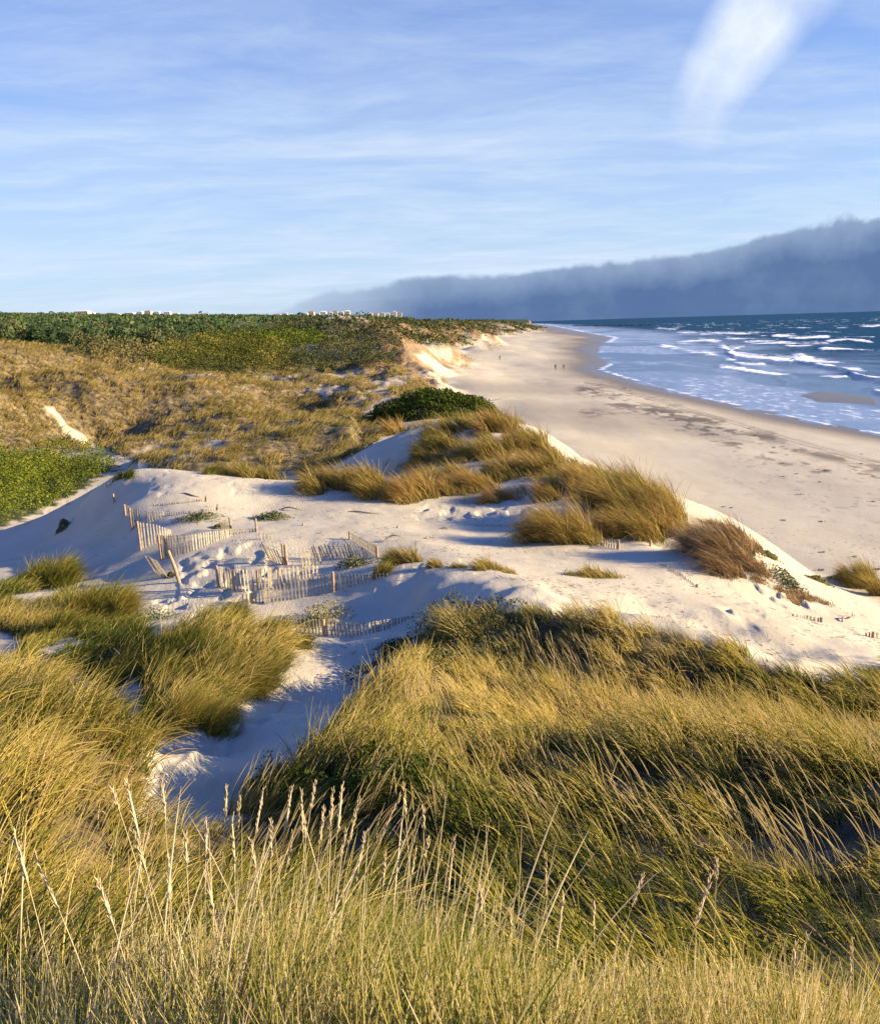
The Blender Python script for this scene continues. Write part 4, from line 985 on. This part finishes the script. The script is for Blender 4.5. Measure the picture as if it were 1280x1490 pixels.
# the rest of the wood, too far to tell apart
x, y = scatter(13000, -200, 640, 225, 3200, 1.0); z = H(x, y); u, v, _ = project(np.stack([x, y, z], 1))
okw = np.zeros(len(x), bool)
for A in (WOOD,): okw |= inside(u, v+4, A)
okw &= np.array([True]*len(x)); tmp_near = np.hypot(x, y) < 520
if len(placed):
    pa = np.array(placed); kk = np.where(tmp_near)[0]
    dm = np.sqrt(((x[kk, None]-pa[None, :, 0])**2+(y[kk, None]-pa[None, :, 1])**2).min(1)); okw[kk[dm < 3.2]] = False
ok = (((v < 484) & (np.hypot(x, y) > 480)) | (okw & tmp_near)) & ((u < 600) & (lut(SF, x, y) > .12)) 
x, y, z = x[ok], y[ok], z[ok]; n = len(x); per = 34; i = np.repeat(np.arange(n), per); r = np.hypot(x, y)
q = rng.normal(size=(n*per, 3)); q /= np.linalg.norm(q, axis=1)[:, None]
hh = rng.uniform(2.2, 5.0, n)*(.6+1.0*fbm(x*.012, y*.004, 530, 2))*(1+.5*(rng.random(n) < .15)); ww = rng.uniform(2.5, 4.2, n)*(1+r/1400)
C3 = np.stack([x[i]+q[:, 0]*ww[i], y[i]+q[:, 1]*ww[i], z[i]+hh[i]*.55+q[:, 2]*hh[i]*.5], 1)
tn = np.clip(.45+(rng.random(n)-.5)*.7, 0, 1)[i]
tag(leaves('far_wood', C3, .55*(1+r[i]/600), np.clip(tn+rng.normal(0, .15, n*per), 0, 1), M['forest']), label='dark wood stretching to the horizon behind the dunes', cat='wood', kind='stuff')
print('far wood', n)

# ------------------------------------------------------------------ white houses on the horizon
def house(u, v, wpx, hpx, r, kind, label, group):
    B = pr(u, v, r); s = px_at(B); w_ = wpx/s; h_ = hpx/s; B[2] = min(B[2], 1e9)
    g_ = Hs(B[0], B[1]); root = empty('white_house', (B[0], B[1], min(g_, B[2])-1), label=label, cat='house', group=group)
    z0 = 0; H_ = B[2]+h_-(min(g_, B[2])-1); d_ = w_*.7+4
    mb = MB(); mb.box((0, d_/2, z0), w_, d_, H_); mb.build('wall', M['white'] if kind % 3 else M['cream'], root)
    rf = MB()
    if kind % 2: rf.box((0, d_/2, H_), w_*1.05, d_*1.05, h_*.28, taper=.45)
    else: rf.box((0, d_/2, H_), w_*1.03, d_*1.03, .5); rf.box((w_*.15, d_/2, H_+.5), w_*.25, d_*.3, h_*.25)
    rf.build('roof', M['tile'] if kind % 4 == 1 else M['white'], root)
    nw = max(2, int(w_/5)); 
    for fl_ in (0, 1):
        wm = MB()
        for k in range(nw):
            wm.box((-w_/2+(k+.5)*w_/nw, -.06, H_-h_*(.75 if fl_ else .38)), w_/nw*.35, .12, h_*.17)
        wm.build('window_row', M['glass'], root)
hs = [(85,463,8,3,'a'),(104,462,5,3,'a'),(118,460,20,6,'b'),(134,460,6,4,'a'),(148,461,14,3,'a'),(170,461,10,3,'a'),(188,460,12,4,'a'),(203,459,8,4,'a'),(215,459,9,5,'a'),(228,459,8,4,'a'),
      (243,459,9,4,'a'),(256,460,8,3,'a'),(283,461,12,3,'a'),(300,461,8,3,'a'),(322,461,6,2.5,'a'),(340,461,6,2.5,'a'),(402,462,12,3.5,'c'),(414,461,8,4,'c'),(424,461,6,3,'c'),(443,462,9,5,'c'),(453,461,8,6,'c'),
      (462,461,6,4,'c'),(470,461,9,6,'c'),(480,461,7,5,'c'),(488,461,7,6.5,'c'),(496,460,8,5,'c'),(505,460,8,6,'c'),(538,461,8,4,'c'),(547,461,7,4.5,'c'),(556,461,8,4.5,'c'),(564,461,6,4,'c'),(572,462,10,7,'c'),(581,462,7,6,'c')]
for i, (u, v, wp, hp, k) in enumerate(hs):
    lab, gr = {'a': ('small white house on the horizon above the left wood', 'white houses above the left wood'), 'b': ('largest cream white building on the horizon above the left wood', None),
               'c': ('white block in the sunlit village on the horizon under the fog bank', 'village blocks under the fog bank')}[k]
    house(u, v-1.0, wp, hp, 2500+60*(i % 5), 1+i, lab, gr)

# ------------------------------------------------------------------ people far down the beach
def person(u, v, hgt, face, stride, label, mat):
    B = ground(u, v); k = hgt/1.75
    J = {'hip': (0, 0, .95), 'waist': (0, 0, 1.12), 'chest': (0, 0, 1.36), 'neck': (0, 0, 1.50), 'head': (0, .01, 1.62), 'crown': (0, .01, 1.72),
         'shl': (-.19, 0, 1.43), 'ell': (-.24, -.03, 1.15), 'hal': (-.22, .08, .90), 'shr': (.19, 0, 1.43), 'elr': (.24, -.04, 1.15), 'har': (.22, .05, .90),
         'kl': (-.10, stride*.5, .50), 'al': (-.10, stride*.3, .07), 'tl': (-.10, stride*.3+.16, .03), 'kr': (.10, -stride*.1, .50), 'ar': (.10, -stride, .09), 'tr': (.10, -stride+.16, .03)}
    Rd = {'hip': .15, 'waist': .13, 'chest': .16, 'neck': .055, 'head': .10, 'crown': .07, 'shl': .07, 'shr': .07, 'ell': .045, 'elr': .045, 'hal': .035, 'har': .035, 'kl': .065, 'kr': .065, 'al': .045, 'ar': .045, 'tl': .035, 'tr': .035}
    E = [('hip', 'waist'), ('waist', 'chest'), ('chest', 'neck'), ('neck', 'head'), ('head', 'crown'), ('chest', 'shl'), ('shl', 'ell'), ('ell', 'hal'), ('chest', 'shr'), ('shr', 'elr'), ('elr', 'har'),
         ('hip', 'kl'), ('kl', 'al'), ('al', 'tl'), ('hip', 'kr'), ('kr', 'ar'), ('ar', 'tr')]
    ks = list(J); me = bpy.data.meshes.new('person'); me.from_pydata([tuple(c*k for c in J[q]) for q in ks], [(ks.index(a), ks.index(b)) for a, b in E], [])
    o = bpy.data.objects.new('person', me); COL.objects.link(o); o.location = Vector([float(c) for c in B]); o.rotation_euler = (0, 0, face)
    md = o.modifiers.new('skin', 'SKIN'); o.modifiers.new('sub', 'SUBSURF').levels = 1
    for i_, q in enumerate(ks):
        me.skin_vertices[0].data[i_].radius = (Rd[q]*k, Rd[q]*k); me.skin_vertices[0].data[i_].use_root = (q == 'hip')
    me.materials.append(mat); tag(o, label=label, cat='person')
    hm = MB(); hm.tube([(0, -.02, 1.60*k), (0, -.02, 1.66*k), (0, 0, 1.72*k), (0, 0, 1.765*k)], [.105*k, .115*k, .10*k, .05*k], 9); hm.build('hair', M['hair'], o, smooth=True)
    return o
person(727,524,1.75,.2,.1,'person in dark clothes standing alone at the foot of the far dunes',M['cloth_dark'])
person(808,538,1.72,.1,.25,'person in dark clothes walking, left one of the two near the water',M['cloth_dark'])
person(820,538,1.66,-.1,.2,'person in reddish clothes walking, right one of the two near the water',M['cloth_red'])

# dark line of rocks in the sea near the headland
mb = MB()
A = pz(835, 474.5, 0); B = pz(955, 473.0, 0)
root = empty('rock_groyne', A, label='long low dark line of rocks reaching into the sea at the headland', cat='groyne')
for k in range(46):
    t = k/46; c = (B-A)*t; ll_ = np.linalg.norm(B-A)/46
    mb.box((c[0], c[1]+rng.normal(0, 6), -1), ll_*1.1, rng.uniform(10, 20), rng.uniform(1.9, 3.2), taper=.55, up=(rng.normal(0, .08), rng.normal(0, .08), 1))
mb.build('rocks', M['rock'], root)
# bits of dead grass and twig blown over the sand
x, y = scatter(5000, -60, 1340, 22, 60); z = H(x, y); u, v, _ = project(np.stack([x, y, z], 1))
ok = (fbm(x*.3, y*.3, 801, 3) > .50) & (v > 680) & (v < 960); x, y, z = x[ok], y[ok], z[ok]; n = len(x)
P = blade_points(np.stack([x, y, z+.012], 1), rng.uniform(.04, .2, n), rng.normal(2.6, .8, n), np.full(n, 1.42), rng.normal(0, .12, n), 3)
tag(curves_obj('sand_litter', P, rng.uniform(.004, .009, n), rng.random(n)*.5, M['under'], prof=[1, .8, .4]), label='bits of dead grass blown over the open sand', cat='litter', kind='stuff')
# little heaps of seaweed and litter on the beach
for i in range(34):
    if i < 18: u = rng.uniform(870, 1285); v = 560+(u-860)*.30+rng.normal(0, 7)
    else: u = rng.uniform(1040, 1285); v = 575+(u-860)*.32+rng.uniform(0, 150)
    B = ground(float(u), float(v)); n = 26; q = rng.normal(0, 1, (n, 3))*np.array([.20, .14, .02])*rng.uniform(.3, .9)
    q[:, 2] = np.abs(q[:, 2])+.02
    o = leaves('seaweed_heap', q, .05, np.full(n, .1), M['weed'], loc=B)
    tag(o, label='small dark heap of washed up seaweed on the open beach', cat='seaweed', group='seaweed heaps on the beach')

# ------------------------------------------------------------------ sky
SUN_EL, SUN_AZ = math.radians(16.3), math.radians(96)      # azimuth clockwise from the view direction (+Y)
w = bpy.data.worlds.new("World"); scene.world = w; w.use_nodes = True; nt = w.node_tree; nt.nodes.clear()
out = N(nt, 'ShaderNodeOutputWorld'); bg = N(nt, 'ShaderNodeBackground'); bg.inputs[1].default_value = .044
L(nt, bg.outputs[0], out.inputs[0])
sky = N(nt, 'ShaderNodeTexSky', sky_type='NISHITA'); sky.sun_disc = False; sky.sun_elevation = SUN_EL; sky.sun_rotation = SUN_AZ
sky.air_density = 1.0; sky.dust_density = .4; sky.ozone_density = 2.5
tc = N(nt, 'ShaderNodeTexCoord'); vec = tc.outputs['Generated']
sp_ = N(nt, 'ShaderNodeSeparateXYZ'); L(nt, vec, sp_.inputs[0])
az = mth(nt, 'ARCTAN2', sp_.outputs[0], sp_.outputs[1]); el = mth(nt, 'ARCSINE', sp_.outputs[2])
skyc = mixc(nt, 1.0, sky.outputs[0], ramp(nt, [(.0, (.62, .98, 1.5)), (.3, (.45, .90, 1.7)), (.5, (.30, .80, 1.9)), (.85, (.2, 1.08, 3.4))], el).outputs[0], 'MULTIPLY')
# thin high cloud, thicker towards the horizon
zz = mth(nt, 'ADD', mth(nt, 'MAXIMUM', sp_.outputs[2], 0), .12)
cb = N(nt, 'ShaderNodeCombineXYZ'); L(nt, mth(nt, 'DIVIDE', sp_.outputs[0], zz), cb.inputs[0]); L(nt, mth(nt, 'DIVIDE', sp_.outputs[1], zz), cb.inputs[1])
wn0 = N(nt, 'ShaderNodeTexNoise'); wn0.inputs['Scale'].default_value = .8; wn0.inputs['Detail'].default_value = 3; L(nt, cb.outputs[0], wn0.inputs['Vector'])
va = N(nt, 'ShaderNodeVectorMath', operation='MULTIPLY_ADD'); L(nt, wn0.outputs['Color'], va.inputs[0]); va.inputs[1].default_value = (.6, .6, 0); L(nt, cb.outputs[0], va.inputs[2])
mp = N(nt, 'ShaderNodeMapping'); mp.inputs['Rotation'].default_value = (0, 0, .45); mp.inputs['Scale'].default_value = (.5, 1.3, 1); L(nt, va.outputs[0], mp.inputs[0])
c1 = noisen(nt, .9, 12, mp.outputs[0], .60)
mp2 = N(nt, 'ShaderNodeMapping'); mp2.inputs['Rotation'].default_value = (0, 0, -.5); mp2.inputs['Scale'].default_value = (.8, 1.9, 1); L(nt, va.outputs[0], mp2.inputs[0])
c2 = noisen(nt, 2.2, 12, mp2.outputs[0], .72)
veil = ramp(nt, [(0, (.70,)*3), (.12, (.64,)*3), (.30, (.36,)*3), (.6, (.0,)*3)], mth(nt, 'MULTIPLY', el, 1.2)).outputs[0]
ci = ramp(nt, [(.44, (0,)*3), (.78, (.45,)*3)], c1).outputs[0]
ci2 = ramp(nt, [(.45, (0,)*3), (.8, (.3,)*3)], c2).outputs[0]
cl = mth(nt, 'MULTIPLY', mth(nt, 'ADD', mth(nt, 'ADD', ci, ci2), veil, True), ramp(nt, [(.18, (1,)*3), (.52, (.62,)*3), (.8, (.1,)*3)], el).outputs[0])
CLOUDW = (5.4, 6.4, 7.8)
skyc = mixc(nt, cl, skyc, CLOUDW)
# bright wisp running up at the right
a0, e0 = azel(1000, 225); a1, e1 = azel(1115, -20)
wn = noisen(nt, 8, 8, vec, .58)
ax_, ex_ = a1-a0, e1-e0; ln_ = math.hypot(ax_, ex_)
dA = mth(nt, 'SUBTRACT', az, a0); dE = mth(nt, 'SUBTRACT', el, e0)
tt_ = mth(nt, 'DIVIDE', mth(nt, 'ADD', mth(nt, 'MULTIPLY', dA, ax_/ln_), mth(nt, 'MULTIPLY', dE, ex_/ln_)), ln_)
dd = mth(nt, 'ADD', mth(nt, 'SUBTRACT', mth(nt, 'MULTIPLY', dA, ex_/ln_), mth(nt, 'MULTIPLY', dE, ax_/ln_)), mth(nt, 'MULTIPLY', mth(nt, 'SUBTRACT', wn, .5), .06))
dd = mth(nt, 'ADD', dd, mth(nt, 'MULTIPLY', mth(nt, 'SINE', mth(nt, 'MULTIPLY', tt_, 5.0)), .008))
wd = mth(nt, 'ADD', mth(nt, 'MULTIPLY', mth(nt, 'MAXIMUM', tt_, 0), .034), .026)
q = mth(nt, 'SUBTRACT', 1.0, mth(nt, 'ABSOLUTE', mth(nt, 'DIVIDE', dd, wd)), True)
fd = mth(nt, 'MULTIPLY', ramp(nt, [(.0, (.0,)*3), (.15, (.3,)*3), (.5, (1,)*3)], tt_).outputs[0], ramp(nt, [(.25, (.40,)*3), (.65, (1,)*3)], noisen(nt, 13, 8, vec, .6)).outputs[0])
skyc = mixc(nt, mth(nt, 'MULTIPLY', mth(nt, 'MULTIPLY', ramp(nt, [(0, (0,)*3), (.6, (1,)*3)], q).outputs[0], fd), .85), skyc, (7.3, 7.8, 8.6))
# low bank of sea fog on the horizon to the right
st = []
for u, v in ((330, 462), (400, 452), (480, 424), (600, 408), (700, 402), (800, 388), (900, 374), (1000, 362), (1100, 346), (1180, 334), (1220, 320), (1280, 308), (1400, 290)):
    a, e = azel(u, v); st.append((a, e))
A0, A1, EM = st[0][0]-.01, st[-1][0], .16
fz_ = mth(nt, 'DIVIDE', mth(nt, 'SUBTRACT', az, A0), A1-A0, True)
top = mth(nt, 'MULTIPLY', ramp(nt, [((a-A0)/(A1-A0), (e/EM,)*3) for a, e in st], fz_).outputs[0], EM)
dE2 = mth(nt, 'SUBTRACT', top, el)
pf = noisen(nt, 6, 10, vec, .58); pf2 = noisen(nt, 34, 6, vec, .6)
wob = mth(nt, 'ADD', mth(nt, 'MULTIPLY', mth(nt, 'SUBTRACT', pf, .5), .06), mth(nt, 'MULTIPLY', mth(nt, 'SUBTRACT', pf2, .5), .018))
m_ = mth(nt, 'ADD', dE2, mth(nt, 'MULTIPLY', wob, mth(nt, 'ADD', mth(nt, 'MULTIPLY', fz_, .9), .35)))
mr = N(nt, 'ShaderNodeMapRange', interpolation_type='SMOOTHSTEP'); mr.inputs['From Min'].default_value = -.002; mr.inputs['From Max'].default_value = .006; L(nt, m_, mr.inputs[0])
mr2 = N(nt, 'ShaderNodeMapRange'); mr2.inputs['From Min'].default_value = 0; mr2.inputs['From Max'].default_value = .038; L(nt, m_, mr2.inputs[0])
bank = mixc(nt, mth(nt, 'ADD', mr2.outputs[0], mth(nt, 'MULTIPLY', mth(nt, 'SUBTRACT', noisen(nt, 13, 9, vec, .62), .5), 1.0), True), (2.4, 3.2, 4.7), (.45, 1.0, 2.5))
bank = mixc(nt, ramp(nt, [(.35, (0,)*3), (.7, (.2,)*3)], noisen(nt, 11, 8, vec, .62)).outputs[0], bank, (1.3, 2.2, 4.0))
gate = ramp(nt, [(0, (0,)*3), (.30, (.92,)*3)], fz_).outputs[0]
skyc = mixc(nt, mth(nt, 'MULTIPLY', mr.outputs[0], gate), skyc, bank)
L(nt, skyc, bg.inputs[0])

sl = bpy.data.lights.new('sun', 'SUN'); sl.energy = 4.8; sl.angle = math.radians(.5); sl.color = (1.0, .83, .58)
so = bpy.data.objects.new('sun', sl); COL.objects.link(so)
sd = Vector((math.sin(SUN_AZ)*math.cos(SUN_EL), math.cos(SUN_AZ)*math.cos(SUN_EL), math.sin(SUN_EL)))
so.rotation_euler = sd.to_track_quat('Z', 'Y').to_euler(); so.location = (60, 0, 60)

cam = bpy.data.cameras.new('camera'); co = bpy.data.objects.new('camera', cam); COL.objects.link(co)
from mathutils import Matrix
Mx = Matrix(((Rv[0], Uv[0], -Fv[0], 0), (Rv[1], Uv[1], -Fv[1], 0), (Rv[2], Uv[2], -Fv[2], CAMZ), (0, 0, 0, 1)))
co.matrix_world = Mx
cam.sensor_fit = 'HORIZONTAL'; cam.sensor_width = 36; cam.lens = 36*F_PX/1280; cam.clip_start = .05; cam.clip_end = 100000
scene.camera = co
scene.view_settings.view_transform = 'Standard'; scene.view_settings.look = 'None'; scene.view_settings.exposure = 1.55; scene.view_settings.gamma = 1
scene.cycles.max_bounces = 5; scene.cycles.diffuse_bounces = 2; scene.cycles.transmission_bounces = 4; scene.cycles.transparent_max_bounces = 6
scene.cycles.use_denoising = True
